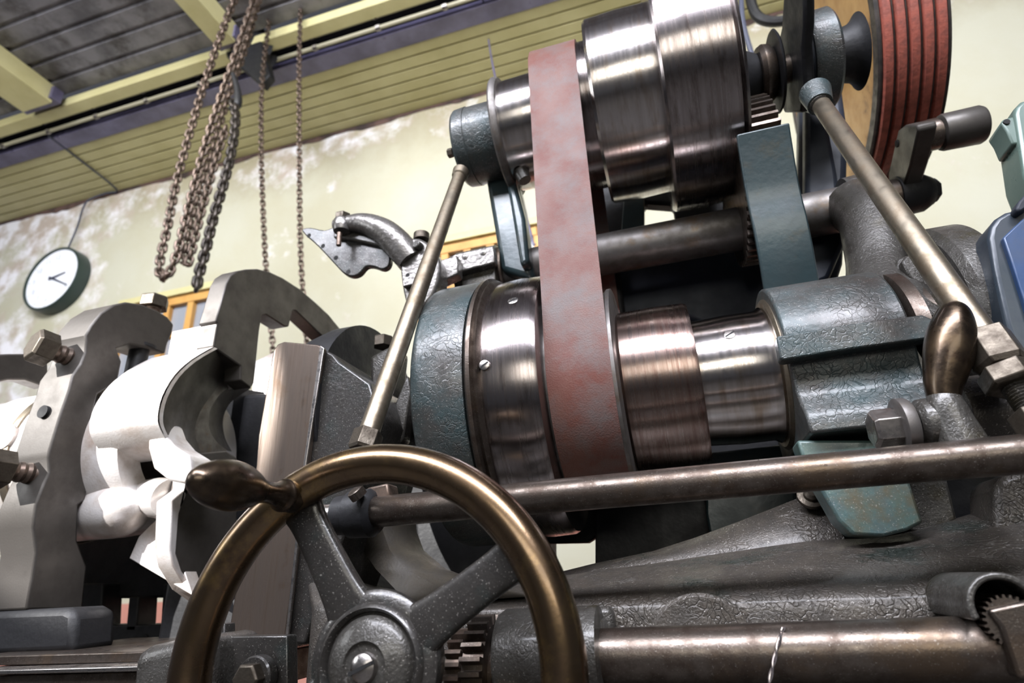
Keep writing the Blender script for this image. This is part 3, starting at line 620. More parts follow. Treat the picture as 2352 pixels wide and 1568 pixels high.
# upper back casting seen between the bar and the pulleys
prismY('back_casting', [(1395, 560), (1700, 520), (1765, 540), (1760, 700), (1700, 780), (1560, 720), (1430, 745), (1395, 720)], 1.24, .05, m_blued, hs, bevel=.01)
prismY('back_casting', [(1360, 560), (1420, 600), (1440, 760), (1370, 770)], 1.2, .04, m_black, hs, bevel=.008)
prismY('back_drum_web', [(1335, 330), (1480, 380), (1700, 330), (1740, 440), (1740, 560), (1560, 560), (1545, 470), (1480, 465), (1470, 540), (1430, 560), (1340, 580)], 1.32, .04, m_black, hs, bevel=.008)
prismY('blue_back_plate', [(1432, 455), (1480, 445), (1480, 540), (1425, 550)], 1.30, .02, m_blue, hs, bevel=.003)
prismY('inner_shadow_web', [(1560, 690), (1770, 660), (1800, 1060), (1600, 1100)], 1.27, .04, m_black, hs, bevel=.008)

# upper right bearing bracket
br = thing('bearing_bracket', 'dark blue bearing bracket with round boss beside the tan grooved wheel', 'bracket', (ux(1880), UY, UZ-.4))
xr0, xr1 = ux(1846), ux(1906)
lx('boss', UY, UZ, [(xr0, .04), (xr0, .092), (xr0+.006, .096), (xr1-.006, .098), (xr1, .092), (xr1, .05)], m_cap, br, n=96)
lx('boss_flange', UY, UZ, [(ux(1828), .03), (ux(1828), .08), (ux(1850), .084), (ux(1850), .04)], m_blued, br, n=64)
prismY('arm', [(1838, 200), (1935, 190), (1950, 300), (1945, 470), (1938, 600), (1925, 640), (1895, 662), (1840, 670), (1835, 400)], 1.2, .06, m_blued, br, bevel=.015)
prismY('arm_rib', [(1850, 215), (1890, 215), (1925, 400), (1940, 560), (1905, 640), (1860, 660), (1850, 450)], 1.16, .05, m_blued, br, bevel=.01)
sweep('socket', [at(1872, 212, Y=.9), at(1884, 240, Y=.885)], [.026, .02], m_cap, br, n=24)
ba = thing('overhead_lever', 'black cast lever rising past the bearing beside the tan wheel', 'lever', (ux(1800), UY, UZ))
prismX('arm', [(1801, -40), (1845, -40), (1846, 60), (1842, 110), (1848, 200), (1838, 260), (1800, 260), (1785, 190), (1784, 110), (1795, 60)], ux(1812), .02, m_black, ba, bevel=.006)
lx('thin_ring', UY, UZ, [(ux(1778), .06), (ux(1778), .08), (ux(1781), .083), (ux(1785), .078), (ux(1785), .06)], m_black, ba, n=64)
lx('collar', UY, UZ, [(ux(1740), .04), (ux(1742), .055), (ux(1752), .06), (ux(1766), .058), (ux(1776), .05)], m_rod, ba, n=48)
ss = thing('upper_shaft', 'black greasy shaft and clutch dog beside the largest upper pulley step', 'shaft', (ux(1700), UY, UZ))
lx('shaft', UY, UZ, [(ux(1060), .028), (ux(1935), .028)], m_rod, ss, n=32)
lx('coupling', UY, UZ, [(ux(1900), .03), (ux(1901), .052), (ux(1930), .052), (ux(1950), .056), (ux(1962), .064), (ux(1970), .074)], m_black, ss, n=48)
lx('clutch_sleeve', UY, UZ, [(ux(1672), .04), (ux(1674), .062), (ux(1700), .066), (ux(1716), .056), (ux(1730), .05), (ux(1740), .045), (ux(1742), .03)], m_black, ss, n=32)
gearX('pinion', UY, UZ, ux(1676), ux(1692), .058, .074, 14, m_black, ss)
# gear guard with rack teeth on top
gg = thing('gear_guard', 'curved blue-grey gear guard band with ribbed teeth above it', 'guard', (.2, .95, 1.4))
gp = [(1692, 308), (1700, 360), (1715, 450), (1730, 520), (1745, 600), (1759, 686)]
inner = [at(a, b, X=.19) for a, b in gp]; inner = [Vector(p) for p in smooth_pts([tuple(p) for p in inner], closed=False, n=4)]
vs = []; fs = []; gw = .088
lp = [(p.y, p.z) for p in inner]; lp2 = [(y+.012, z+.004) for y, z in lp]
for l, x in ((lp, .19), (lp, .19+gw), (lp2, .19+gw), (lp2, .19)):
    for y, z in l: vs.append((x, y, z))
n = len(lp)
fs = [(k*n+i, k*n+i+1, ((k+1) % 4)*n+i+1, ((k+1) % 4)*n+i) for k in range(4) for i in range(n-1)]+[(0, n, 2*n, 3*n), (n-1, 2*n-1, 3*n-1, 4*n-1)]
mk('band', vs, fs, m_blue, gg, bevel=.003, sharp=40)
gc = Vector((.2, 1.08, 1.60))
gearX('back_gear', 1.10, 1.745, .195, .275, .157, .169, 50, m_rod, gg)

# grooved wheel with red belts
WVY = 1.5; WVZ = at(1935, 150, Y=WVY).z; vx = xat(1892, WVY, WVZ); VR = .40; VW = .15
VS = thing('grooved_wheel', 'large tan disc wheel with grooved rim behind the dark bearing bracket', 'wheel', (vx, WVY, WVZ))
prof = [(vx+.012, .05), (vx+.012, VR*.9), (vx, VR*.92), (vx, VR-.004), (vx+.004, VR)]
nb = 5; pw = (VW-.012)/nb
for i in range(nb):
    x0 = vx+.008+i*pw; prof += [(x0, VR), (x0+.004, VR-.014), (x0+pw-.006, VR-.014), (x0+pw-.002, VR)]
prof += [(vx+VW, VR), (vx+VW, VR*.9), (vx+.03, VR*.87), (vx+.03, .05)]
wh = lx('rim', WVY, WVZ, [p for p in prof if True], m_grv, VS, n=128)
lx('disc', WVY, WVZ, [(vx+.004, .04), (vx+.004, VR*.915), (vx+.012, VR*.915), (vx+.012, .04)], m_tan, VS, n=96)
lx('hub', WVY, WVZ, [(vx-.16, .03), (vx-.16, .075), (vx-.03, .08), (vx-.005, .12), (vx+.004, .14), (vx+.01, .13)], m_black, VS, n=64)
names = ['innermost, touching the tan disc', 'second out from the tan disc', 'middle one of the five', 'second from the outer wall side', 'outermost, against the pale wall']
for i in range(nb):
    x0 = vx+.0095+i*pw; x1_ = x0+pw-.0045; R_ = VR
    tag(lx('drive_rope', WVY, WVZ, [(x0, R_-.012), (x0+.001, R_+.002), (x0+.004, R_+.0065), (x1_-.004, R_+.0065), (x1_-.001, R_+.002), (x1_, R_-.012)], m_red, n=128, closed=True), 'red-brown rubber belt in the grooved wheel, '+names[i], 'belt', 'red belts on the grooved wheel')

# ------------------------------------------------------------------ crank at the right
ck2 = thing('crank_handle', 'black hand crank with round grip in front of the red belts', 'crank', tuple(at(2110, 460, Y=.95)))
prismX('crank_arm', [(2040, 400), (2062, 300), (2078, 287), (2105, 287), (2108, 300), (2090, 380), (2062, 470), (2045, 465), (2040, 440)], .555, .035, m_rest, ck2, bevel=.004)
gp0 = at(2110, 316, X=.575); gy, gz = gp0.y, gp0.z
gx = lambda p: xat(p, gy, gz)
lx('grip_shaft', gy, gz, [(gx(2095), .028), (gx(2135), .032), (gx(2150), .032), (gx(2152), .028), (gx(2158), .028)], m_rod, ck2, n=32)
lx('grip', gy, gz, [(gx(2155), .027), (gx(2160), .035), (gx(2166), .037), (gx(2247), .038), (gx(2255), .035), (gx(2259), .025)], m_rest, ck2, n=48)
hy = at(2085, 448, X=.575); hx_ = .55; lx('crank_hub', hy.y, hy.z, [(.55, .025), (.552, .045), (.60, .042), (.62, .03), (.625, .02)], m_black, ck2, n=32)
hexbolt('hub_bolt', (xat(2118, hy.y, hy.z-.0), hy.y, hy.z), (1, 0, 0), .026, .03, m_black, ck2)
lathe('pin_hole', at(2060, 330, X=.5545), (-1, 0, 0), [(-.002, .008), (.0012, .008)], m_hole, ck2, n=14)
sweep('crank_axle', [Vector((.50, hy.y, hy.z)), Vector((.56, hy.y, hy.z))], .04, m_rod, ck2, n=20, sub=1)

# ------------------------------------------------------------------ tie rods
def rodp(a, b, ya, yb): return at(*a, Y=ya), at(*b, Y=yb)
tl = thing('tie_rod', 'slanting round tie rod running from the left boss down to the handwheel', 'rod', tuple(at(838, 1010, Y=.70)), 'tie rods of the countershaft')
A, B = rodp((1055, 405), (845, 1000), .93, .70); dd = (B-A).normalized(); Ln = (B-A).length
lathe('rod', A, dd, [(0, .0105), (.004, .0135), (Ln*.5, .0145), (Ln, .0145)], m_tie, tl, n=40)
lathe('upper_ferrule', A-dd*.022, dd, [(0, .012), (.004, .0175), (.022, .016), (.026, .012)], m_tie, tl, n=32)
hexbolt('nut', B-dd*.004, dd, .021, .03, m_bolt, tl, rot=.4)
tr = thing('tie_rod', 'slanting brownish tie rod from the dark bracket down to the hex nuts beside the handle', 'rod', tuple(at(2330, 870, Y=.70)), 'tie rods of the countershaft')
A, B = rodp((1884, 238), (2290, 822), .885, .72); dd = (B-A).normalized(); Ln = (B-A).length
lathe('rod', A, dd, [(0, .011), (.006, .0145), (Ln, .0165)], m_tie, tr, n=40)
lathe('upper_ferrule', A-dd*.02, dd, [(0, .013), (.004, .018), (.022, .017), (.026, .012)], m_castg, tr, n=32)
hexbolt('nut', B-dd*.03, dd, .027, .045, m_bolt, tr, rot=.15); hexbolt('nut', B+dd*.017, dd, .028, .022, m_bolt, tr, rot=.5)
th = [(0.03, .013)]
for i in range(9): th += [(.04+i*.0035, .0145), (.04175+i*.0035, .0125)]
lathe('thread', B, dd, th, m_castg, tr, n=32)
hexbolt('end_block', B+dd*.07, dd, .024, .05, m_bolt, tr, rot=.3)

# ------------------------------------------------------------------ lever handle
lv = thing('lever_handle', 'dark bronze pear-shaped lever handle standing up beside the tie rod nuts', 'lever', tuple(at(2200, 1030, Y=.72)))
LVY = .72
prof = [((2170, 925), 34), ((2166, 890), 40), ((2172, 850), 48), ((2180, 805), 54), ((2186, 765), 52), ((2190, 730), 42), ((2193, 706), 28), ((2194, 693), 8)]
pts = [at(*p, Y=LVY) for p, r in prof]; rad = [size(q, r*.93) for q, (p, r) in zip(pts, prof)]
sweep('handle', pts, rad, m_brassk, lv, n=40, sub=5, sharp=80)
bs_ = [((2232, 1075), 58), ((2212, 1020), 50), ((2190, 975), 44), ((2172, 935), 40), ((2168, 912), 34)]; pts = [at(*p, Y=LVY) for p, r in bs_]; sweep('lever_root', pts, [size(q, r) for q, (p, r) in zip(pts, bs_)], m_castg, lv, n=32)
w0 = at(2120, 975, Y=.735)
lathe('boss', w0+Vector((-.002, 0, 0)), (1, 0, 0), [(-.006, .022), (.0, .028), (.03, .03), (.035, .025)], m_castg, lv, n=40)
lathe('washer', w0+Vector((-.02, 0, 0)), (1, 0, 0), [(-.006, .028), (-.004, .032), (.004, .032), (.008, .03)], m_steel, lv, n=40)
hexbolt('bolt', w0+Vector((-.022, 0, 0)), (-1, 0, 0), .0225, .03, m_bright, lv, rot=.3)

# ------------------------------------------------------------------ long rods
RY = .70
t = thing('upper_shifter_rod', 'long oily round rod crossing below the pulleys from clamp to right casting', 'rod', (-.05, RY, 1.094))
zr = at(1400, 1127, Y=RY).z; xr = lambda p: xat(p, RY, zr)
lx('rod', RY, zr, [(xr(850), .017), (xr(856), .0195), (xr(2335), .0195), (xr(2420), .0195)], m_rod, t, n=48)
cq = thing('rod_clamp', 'black oily clamp at the handwheel end of the upper rod', 'clamp', (xr(820), RY, zr-.03))
lx('ring', RY+.005, zr, [(xr(770), .018), (xr(772), .025), (xr(800), .026), (xr(802), .03), (xr(850), .031), (xr(862), .026), (xr(866), .02)], m_black, cq, n=32)
lathe('screw', at(826, 1140, Y=.67), (-.3, -.5, .6), [(0, .011), (.01, .011), (.012, .008)], m_rod, cq, n=20)
prismY('lug', [(840, 1120), (890, 1108), (895, 1140), (850, 1150)], .70, .03, m_chain, cq, bevel=.003)
sweep('bar_stub', [Vector((xr(735), RY+.01, zr)), Vector((xr(790), RY+.01, zr))], .017, m_bright, cq, n=24, sub=1)
t = thing('feed_rod', 'thick round brown steel feed rod along the lower edge', 'rod', (.0, RY, .9))
zf = at(1400, 1506, Y=RY).z; xf = lambda p: xat(p, RY, zf)
lx('rod', RY, zf, [(xf(1340), .027), (xf(2330), .0275), (xf(2331), .0275), (xf(2440), .0275)], m_rod, t, n=56)
lx('bearing', RY, zf, [(xf(1155), .03), (xf(1157), .046), (xf(1170), .05), (xf(1384), .05), (xf(1386), .03)], m_castg, hs, n=56)
wg = thing('worm_wheel', 'brown toothed gear behind the handwheel spokes', 'gear', (xf(1120), RY, zf-.03))
gearX('teeth', RY, zf-.015, xf(1095), xf(1140), .05, .06, 26, m_rod, wg)
gearX('teeth', RY, zf-.015, xf(1050), xf(1085), .038, .046, 22, m_chain, wg, ph=.1)
lx('hub', RY, zf-.015, [(xf(1040), .02), (xf(1042), .03), (xf(1150), .034), (xf(1152), .02)], m_rod, wg, n=32)
# twisted wire round the feed rod
for s_ in (0, 1):
    pts = []
    for i in range(30):
        f_ = i/29; ang = f_*16+s_*PI
        px = 1800-45*f_**.8; py = 1440+190*f_; q = at(px, py, Y=RY-.031 if f_ > .1 else RY-.02)
        pts.append(q+Vector((math.cos(ang)*.0013, math.sin(ang)*.0013, 0)))
    o = sweep('wire_strand', pts, .0011, m_paper, None, n=6, sub=1)
    if s_ == 0: w1 = tag(o, 'thin twisted pale wire tied round the feed rod', 'wire'); w1.name = 'twisted_wire'
    else:
        o.parent = w1; o.location = o.location-w1.location

# gear hood at the lower right corner
gh = thing('gear_hood', 'rounded hood over a small toothed gear at the feed rod end', 'hood', tuple(at(2300, 1500, Y=.68)))
c0 = at(2312, 1395, Y=.66); n = 40; po = []; pi_ = []
R0, R1 = size(c0, 76), size(c0, 60)
arc = [math.radians(200-i*230/n) for i in range(n+1)]
pts = [c0+Vector((math.cos(a)*R0, 0, math.sin(a)*R0)) for a in arc]+[c0+Vector((math.cos(a)*R1, 0, math.sin(a)*R1)) for a in reversed(arc)]
prism('hood', pts, (0, .11, 0), m_castg, gh, bevel=.002)
prism('back', [c0+Vector((math.cos(a)*R1*1.02, .07, math.sin(a)*R1*1.02)) for a in arc], (0, .02, 0), m_black, gh, bevel=0)
c1 = c0+Vector((.004, 0, -.012))
gearX('gear', c1.x, c1.z, .668, .70, R1*.84, R1*.97, 26, m_rod, gh, d=(0, 1, 0))
prismY('gear_arm', [(2270, 1400), (2352, 1380), (2420, 1400), (2420, 1560), (2340, 1560), (2300, 1440)], .662, .02, m_rod, gh, bevel=.003)

# ------------------------------------------------------------------ handwheel
WYc = .552; wc = at(826, 1545, Y=WYc); WR = .214; wc = Vector((-.313, WYc, .930))
hw = thing('handwheel', 'large brown bronze handwheel in front of the lathe', 'handwheel', tuple(wc))
vs = []; fs = []; n, k = 160, 28
for i in range(n):
    a = 2*PI*i/n; ca, sa = math.cos(a), math.sin(a)
    for j in range(k):
        b = 2*PI*j/k; rr = WR-.0205+math.cos(b)*.0205; yy = math.sin(b)*.021
        vs.append(wc+Vector((ca*rr, yy, sa*rr)))
for i in range(n):
    for j in range(k): fs.append((i*k+j, i*k+(j+1) % k, ((i+1) % n)*k+(j+1) % k, ((i+1) % n)*k+j))
mk('rim', vs, fs, m_brass, hw, sharp=80)
hc = Vector((-.3107, .575, .934))
for ang in (30.8, 120.7, 210.8, 300.8):
    a = math.radians(ang); d = Vector((math.cos(a), 0, math.sin(a))); s = Vector((-d.z, 0, d.x)); vs = []
    hwid = [(.040, .034), (.055, .027), (.075, .0225), (.12, .0205), (.16, .020), (.178, .024), (.186, .031)]
    top = []
    rows_ = []
    for r_, w_ in hwid:
        c = hc+d*r_; yo = -.006-(r_/.186)*.012; 
        rows_.append([c+s*w_+Vector((0, yo+.004, 0)), c+s*w_*.82+Vector((0, yo-.002, 0)), c-s*w_*.82+Vector((0, yo-.002, 0)), c-s*w_+Vector((0, yo+.004, 0)), c-s*w_*.95+Vector((0, yo+.022, 0)), c+s*w_*.95+Vector((0, yo+.022, 0))])
    vs = [p for r in rows_ for p in r]; fs = []
    for i in range(len(rows_)-1):
        for j in range(6): fs.append((i*6+j, i*6+(j+1) % 6, (i+1)*6+(j+1) % 6, (i+1)*6+j))
    fs += [tuple(range(6)), tuple(range(len(vs)-6, len(vs)))]
    o = mk('spoke', vs, fs, m_hub, hw, sharp=60); q = o.modifiers.new('s', 'SUBSURF'); q.levels = 2; q.render_levels = 2
lathe('hub', hc+Vector((0, .03, 0)), (0, -1, 0), [(0, .06), (.03, .068), (.036, .067), (.040, .062), (.041, .056), (.045, .054), (.047, .051), (.044, .048), (.040, .0465), (.040, .03)], m_hub, hw, n=96)
lathe('hub_cap', hc+Vector((0, -.008, 0)), (0, -1, 0), [(0, .0455), (.005, .044), (.010, .038), (.0135, .028), (.015, .024), (.0155, .0225), (.0125, .021), (.0125, .01)], m_castg, hw, n=96)
sw = lathe('centre_screw', hc+Vector((0, -.018, 0)), (0, -1, 0), [(0, .0135), (.004, .0135), (.008, .012), (.0105, .008), (.0115, .003)], m_bright, hw, n=48)
a = math.radians(22); d = Vector((math.cos(a), 0, math.sin(a))); s = Vector((-d.z, 0, d.x)); c = hc+Vector((0, -.0305, 0))
prism('slot', [c-d*.0125-s*.0016, c-d*.0125+s*.0016, c+d*.0125+s*.0016, c+d*.0125-s*.0016], (0, .006, 0), m_hole, sw, bevel=0)
hp = at(655, 1138, Y=.532); prof = [(-.012, .0165), (.0, .0165), (.004, .017), (.008, .0145), (.016, .0118), (.028, .0105), (.040, .0125), (.052, .0175), (.066, .0218), (.082, .0232), (.098, .021), (.112, .0158), (.122, .009), (.1255, .003)]
pr = smooth_pts(prof, closed=False, n=4)
lathe('knob', hp, (-.02, -1, .0), pr, m_brassk, hw, n=48, sharp=70)

# ------------------------------------------------------------------ upright slideway block
sl = thing('slide_upright', 'brushed brown steel upright slideway behind the handwheel rim', 'slideway', tuple(at(590, 1470, Y=.80)))
fr_ = [(630, 800), (640, 788), (652, 784), (728, 792), (742, 797), (722, 860), (655, 1470), (523, 1470), (560, 1230), (590, 1062), (597, 1000)]
prismY('slide_face', [(627, 806), (637, 790), (652, 784), (730, 791), (742, 797), (720, 940), (688, 1200), (655, 1470), (522, 1470), (560, 1235), (588, 1070), (593, 1000)], .80, .012, m_slide, sl, bevel=.0025)
prismY('bright_edge', [(735, 793), (744, 799), (703, 1062), (662, 1460), (655, 1460), (697, 1060)], .7985, .004, m_bright, sl, bevel=.0008)
prismY('slide_body', [(735, 797), (765, 812), (780, 830), (850, 880), (870, 960), (800, 1200), (700, 1480), (560, 1470), (600, 1080), (640, 800)], .813, .16, m_hub, sl, bevel=.004)
prismY('body_lug', [(848, 818), (900, 790), (915, 800), (905, 880), (880, 930), (850, 900)], .93, .05, m_castg, sl, bevel=.008)
p = at(880, 797, Y=.95); hexbolt('bolt', p, (0, 0, 1), .02, .022, m_bolt, sl)
prismY('side_plate', [(905, 930), (935, 860), (945, 900), (925, 1010), (905, 1030), (880, 1020)], .90, .03, m_castg, sl, bevel=.004)
box('slide_base', (-.42, .89, .45), (.2, .16, .9), m_rod, sl, bevel=.004)
# nut plate in front of it
pn = thing('clamp_plate', 'dark square clamp plate with washer and hex nut inside the handwheel rim', 'plate', tuple(at(590, 1600, Y=.60)))
prismY('plate', [(516, 1460), (660, 1459), (662, 1640), (505, 1640)], .66, .02, m_hub, pn, bevel=.002)
nc = at(598, 1553, Y=.655); lathe('washer', nc, (0, -1, 0), [(-.002, .019), (0, .023), (.012, .023), (.014, .021)], m_hub, pn, n=40)
hexbolt('nut', nc+Vector((0, -.012, 0)), (.0, -1, 0), .0175, .016, m_bolt, pn, rot=.0)
prismY('gib', [(470, 1440), (516, 1430), (516, 1640), (450, 1640)], .68, .02, m_hub, pn, bevel=.002)
ag = thing('apron_corner', 'rounded light grey cast corner of the carriage beside the handwheel rim', 'casting', tuple(at(350, 1640, Y=.62)))
prismY('corner', [(296, 1568), (300, 1520), (310, 1498), (330, 1484), (400, 1468), (480, 1455), (480, 1660), (280, 1660)], .62, .1, m_castg, ag, bevel=.02, seg=4)
box('saddle', (-.5, .78, .6), (.3, .14, .34), m_cast, ag, bevel=.01)

# ------------------------------------------------------------------ workpiece group at the left
WX = lambda p: xat(p, LY, LZ)
wp = thing('workpiece_cylinder', 'sunlit bright iron cylinder lying through the steady rest', 'workpiece', (-1.3, LY, LZ-.17))
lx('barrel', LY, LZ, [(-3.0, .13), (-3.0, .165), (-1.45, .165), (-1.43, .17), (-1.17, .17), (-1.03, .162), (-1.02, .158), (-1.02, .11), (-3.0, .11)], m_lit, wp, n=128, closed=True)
lx('brass_line', LY, LZ, [(-1.305, .1), (-1.305, .174), (-1.295, .176), (-1.285, .174), (-1.285, .1)], m_tie, wp, n=96)
p = at(12, 1015, Y=.9); lathe('pad_disc', surf_pt((LY, LZ), .17, 15, 1005), (0, -1, .1), [(-.01, .028), (.006, .028), (.008, .025)], m_lit, wp, n=32)
# half bearing with notched plate
hk = thing('notched_casting', 'open-throated casting with arched notched plate and sunlit white edge', 'casting', (-.95, 1.0, 1.0))
HX = -.90
plate = [(545, 622), (565, 618), (592, 617), (620, 624), (650, 638), (690, 664), (725, 694), (755, 722), (782, 755), (805, 790), (830, 835), (800, 865), (745, 850), (757, 800), (755, 785), (680, 713), (672, 712), (664, 750), (655, 750), (612, 722), (602, 725), (596, 760), (584, 880), (576, 891), (552, 872), (560, 835), (490, 795), (500, 742), (495, 738), (505, 705), (520, 650), (530, 632)]
plate[25:28] = [(553, 840), (490, 796), (500, 742)]
prismX('plate', plate, HX, -.045, m_rest, hk, bevel=.003)
# throat ring: full circle bore seen from its open end, back upper quarter missing
def ringX(name, y, z, r0, r1, xa, xb_, a0, a1, m, par, n=60):
    A = [math.radians(a0+(a1-a0)*i/n) for i in range(n+1)]
    pts = [Vector((xa, y+math.cos(a)*r1, z+math.sin(a)*r1)) for a in A]+[Vector((xa, y+math.cos(a)*r0, z+math.sin(a)*r0)) for a in reversed(A)]
    return prism(name, pts, (xb_-xa, 0, 0), m, par, bevel=.0015, sharp=40)
RZ = 1.325
A_ = smooth_pts([(490, 796), (440, 825), (400, 862), (372, 910), (362, 955), (368, 985), (390, 1018), (432, 1044)], closed=False, n=3)
B_ = smooth_pts([(553, 838), (520, 862), (487, 900), (456, 945), (444, 985), (448, 1010), (455, 1030), (462, 1044)], closed=False, n=3)
C_ = smooth_pts([(553, 872), (530, 885), (503, 903), (482, 935), (476, 962), (480, 990), (496, 1015), (520, 1034)], closed=False, n=3)
D_ = smooth_pts([(575, 890), (550, 905), (528, 922), (514, 945), (509, 968), (511, 992), (517, 1012), (530, 1036)], closed=False, n=3)
rA = [at(*p, X=HX) for p in A_]; rB = [at(*p, X=HX-.055) for p in B_]; rC = [at(*p, X=HX-.057) for p in C_]; rD = [at(*p, X=HX-.1) for p in D_]
grid('throat', [rA, [p.lerp(q, .5) for p, q in zip(rA, rB)], rB], m_rest, hk, thick=.004, sharp=30)
grid('throat_step', [rB, rC], m_steel, hk, thick=.004, sharp=30); grid('inner_bore', [rC, rD], m_rest, hk, thick=.004, sharp=30)
ou = [p+Vector((.0, .012, 0)) for p in reversed(rA)]
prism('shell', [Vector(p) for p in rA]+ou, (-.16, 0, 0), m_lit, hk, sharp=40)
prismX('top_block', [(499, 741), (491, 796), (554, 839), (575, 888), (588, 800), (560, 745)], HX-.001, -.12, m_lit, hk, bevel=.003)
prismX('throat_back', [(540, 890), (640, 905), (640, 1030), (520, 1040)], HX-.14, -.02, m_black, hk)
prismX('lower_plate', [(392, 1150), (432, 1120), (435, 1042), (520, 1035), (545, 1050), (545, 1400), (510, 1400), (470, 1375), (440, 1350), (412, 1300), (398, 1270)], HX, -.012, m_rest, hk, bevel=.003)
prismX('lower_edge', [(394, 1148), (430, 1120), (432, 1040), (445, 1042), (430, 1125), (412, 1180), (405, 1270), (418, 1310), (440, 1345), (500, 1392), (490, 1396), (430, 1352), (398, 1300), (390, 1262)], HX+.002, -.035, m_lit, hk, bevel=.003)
prismY('casting_face', [(338, 985), (350, 965), (364, 965), (374, 995), (396, 1022), (434, 1046), (438, 1085), (432, 1112), (385, 1103), (350, 1075), (338, 1030)], .835, .06, m_lit, hk, bevel=.012, seg=4)
prismY('white_wedge', [(318, 1232), (402, 1150), (420, 1300), (442, 1368), (296, 1282)], .93, .03, m_lit, hk, bevel=.002)
p0, p1 = at(335, 1140, X=HX-.13), at(392, 1145, X=HX-.04); sweep('round_lug', [p0, (p0+p1)/2, p1], [size(p0, 38), size(p0, 44), size(p0, 42)], m_lit, hk, n=28)
p0, p1 = at(225, 1175, Y=.93), at(300, 1165, Y=.9); sweep('round_lug', [p0+Vector((-.03, 0, 0)), (p0+p1)/2, p1, p1+Vector((.03, 0, 0))], [.05, .055, .045, .012], m_lit, hk, n=28)
p0 = at(790, 830, X=-.86); lathe('round_boss', p0+Vector((-.03, 0, 0)), (1, 0, -.1), [(0, .07), (.04, .07), (.045, .065)], m_rest, hk, n=48)
box('slide_shoe', (-.86, 1.15, .96), (.3, .3, .16), m_black, hk, bevel=.01)

# steady rest
sr = thing('steady_rest', 'grey iron steady rest frame with wavy outline and hex bolts', 'steady rest', (-1.1, .85, 1.0))
SX = -1.10
out = [(262, 699), (290, 693), (325, 698), (360, 712), (385, 727), (400, 745), (396, 765), (385, 790), (380, 812), (345, 800), (300, 790), (268, 800), (280, 830), (272, 870), (250, 890), (225, 905), (212, 960), (205, 1030), (205, 1060), (207, 1100), (195, 1150), (180, 1160), (178, 1240), (200, 1300), (190, 1400), (60, 1400), (72, 1330), (82, 1270), (75, 1210), (80, 1160), (100, 1110), (112, 1085), (110, 1050), (112, 1035), (135, 960), (158, 895), (166, 862), (185, 835), (195, 810), (198, 785), (196, 770), (210, 745), (232, 718)]
prismX('frame', out, SX, -.085, m_rest, sr, bevel=.004)
def bolt_set(p, d, r, h, sl_, m1=m_bolt):
    hexbolt('bolt_head', p, d, r, h, m1, sr, rot=.2); d = Vector(d).normalized(); lathe('bolt_shank', p, (-d.x, -d.y, -d.z), [(0, r*.55)]+[(sl_*(i+.5)/8, r*(.5 if i % 2 else .56)) for i in range(8)]+[(sl_, r*.5)], m_chain, sr, n=20)
p = at(128, 808, X=SX-.05); d = (at(98, 798, X=SX-.05)-at(150, 820, X=SX-.05)); bolt_set(at(120, 806, X=SX-.05), (-.25, -1, .12), .034, .036, .05)
bolt_set(at(352, 708, X=SX-.04), (0, 0, 1), .031, .03, .02)
lathe('bolt_stud', at(322, 795, X=SX-.03), (0, 0, -1), [(0, .035), (.006, .034), (.008, .02), (.07, .02), (.075, .016)], m_black, sr, n=24)
bolt_set(at(22, 1080, X=SX-.05), (-.25, -1, .05), .034, .036, .05)
h_ = at(98, 945, Y=.775); hn = Vector((0, -1, .12)); lathe('frame_hole', h_, (0, -1, .04), [(-.01, .0125), (.001, .0125)], m_hole, sr, n=20)
prismX('jaw_arc', [(-40, 815), (20, 812), (70, 812), (110, 820), (112, 890), (60, 872), (20, 872), (-40, 885)], SX-.18, -.04, m_rest, sr, bevel=.004)
prismY('base_block', [(-60, 1405), (150, 1395), (170, 1405), (165, 1500), (-60, 1510)], .80, .08, m_black, sr, bevel=.012)
# carriage ways and lattice frame below
bw = thing('bed_ways', 'dark flat bed ways with worn bright edge under the steady rest', 'bed', (-1.0, .9, .8))
for (ya, yb_, yv, m_) in ((1500, 1524, .74, m_rod), (1532, 1545, .70, m_bright), (1546, 1640, .71, m_rod)):
    prismY('way', [(-80, ya+8), (310, ya-4), (420, ya-8), (420, yb_-8), (310, yb_-3), (-80, yb_+6)], yv, .3, m_, bw, bevel=.002)
box('leg_block', (-1.1, .95, .4), (.5, .25, .8), m_black, bw, bevel=.01)
lf = thing('lattice_frame', 'black frame of bars with pink floor wall showing through', 'frame', tuple(at(260, 1460, Y=1.25)))
for px_ in ([(140, 1340), (236, 1340), (228, 1470), (140, 1480)], [(296, 1370), (318, 1370), (312, 1450), (288, 1450)], [(375, 1340), (560, 1340), (560, 1480), (365, 1480)],
            [(140, 1436), (560, 1432), (560, 1520), (140, 1520)]):
    prismY('bar', px_, 1.25, .06, m_black, lf, bevel=.004)
prismY('top_rail', [(140, 1200), (640, 1150), (640, 1380), (420, 1372), (140, 1376)], 1.3, .1, m_black, lf, bevel=.006)
for x, y in ((217, 1475), (330, 1470)): lathe('bolt_hole', at(x, y, Y=1.249), (0, -1, 0), [(-.002, .014), (.001, .014)], m_hole, lf, n=16)
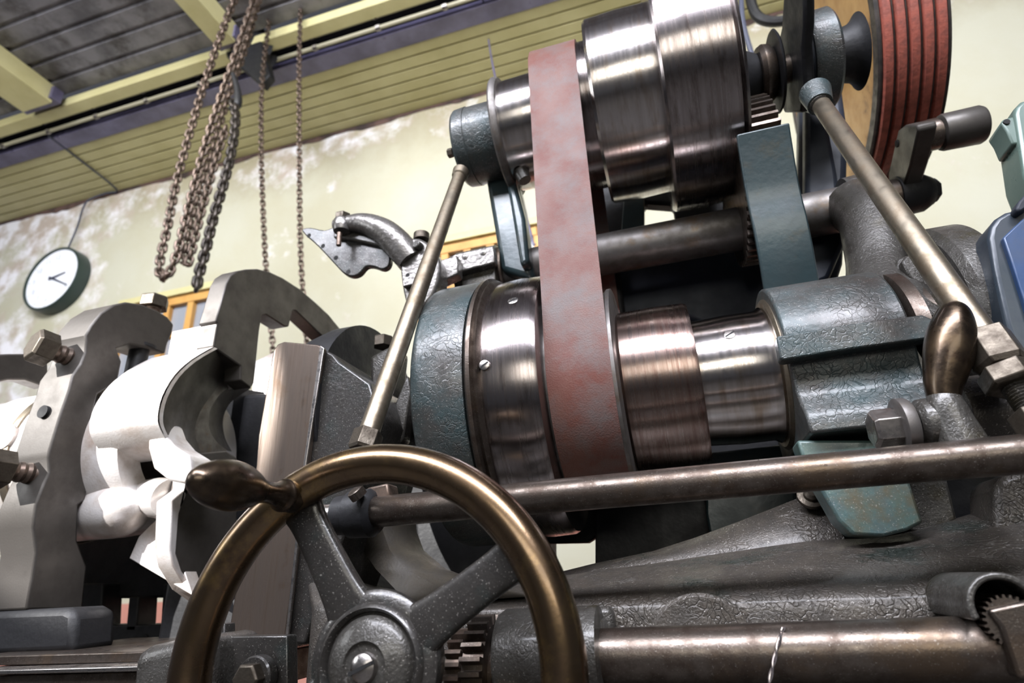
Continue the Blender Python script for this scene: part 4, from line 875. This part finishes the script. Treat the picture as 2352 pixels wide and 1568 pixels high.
# dark chuck body between the plate and the slideway
cb = thing('chuck_body', 'black chuck body in the shade between notched casting and slideway', 'chuck', (-.6, 1.15, 1.1))
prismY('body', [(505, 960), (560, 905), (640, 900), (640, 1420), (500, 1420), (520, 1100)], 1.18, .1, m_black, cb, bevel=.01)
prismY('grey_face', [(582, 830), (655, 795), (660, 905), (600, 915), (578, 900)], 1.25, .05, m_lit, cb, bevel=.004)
lx('jaw_ring', LY, LZ, [(-.64, .07), (-.64, .19), (-.60, .2), (-.56, .2), (-.56, .07)], m_black, cb, n=64)

# ------------------------------------------------------------------ motor boxes at the right edge
mb = thing('motor_housing', 'blue painted motor housing with chipped bright blue panel', 'motor', tuple(at(2360, 900, Y=.85)))
prismY('housing', [(2271, 545), (2275, 520), (2288, 500), (2310, 486), (2340, 479), (2460, 470), (2520, 1000), (2400, 1000), (2352, 870), (2310, 740), (2283, 620)], .80, .09, m_mblue, mb, bevel=.006, seg=3)
prismY('panel', [(2304, 545), (2330, 520), (2352, 500), (2460, 490), (2480, 900), (2400, 850), (2352, 690), (2330, 620)], .792, .01, m_mblue2, mb, bevel=.002)
prismY('lug', [(2332, 480), (2340, 462), (2360, 440), (2370, 470), (2345, 487)], .785, .02, m_blued, mb, bevel=.003)
prismY('mount_plate', [(2225, 700), (2275, 694), (2330, 850), (2300, 870), (2240, 750)], .86, .02, m_rod, mb, bevel=.002)
lathe('bolt_hole', at(2258, 718, Y=.859), (0, -1, 0), [(-.002, .008), (.001, .008)], m_hole, mb, n=16)
gb = thing('switch_box', 'grey-green switch box with drilled lug at the right edge', 'box', tuple(at(2370, 420, Y=.9)))
prismY('box', [(2330, 262), (2332, 246), (2345, 232), (2420, 205), (2460, 560), (2400, 520), (2352, 400)], .88, .06, m_green, gb, bevel=.006, seg=3)
prismY('lug', [(2299, 282), (2304, 273), (2330, 266), (2345, 330), (2325, 330), (2312, 300)], .885, .045, m_green, gb, bevel=.003)
lathe('lug_hole', at(2312, 280, Y=.884), (0, -1, 0), [(-.002, .0045), (.0012, .0045)], m_hole, gb, n=14)
for o in bpy.data.objects:
    if 'off' in o: del o['off']
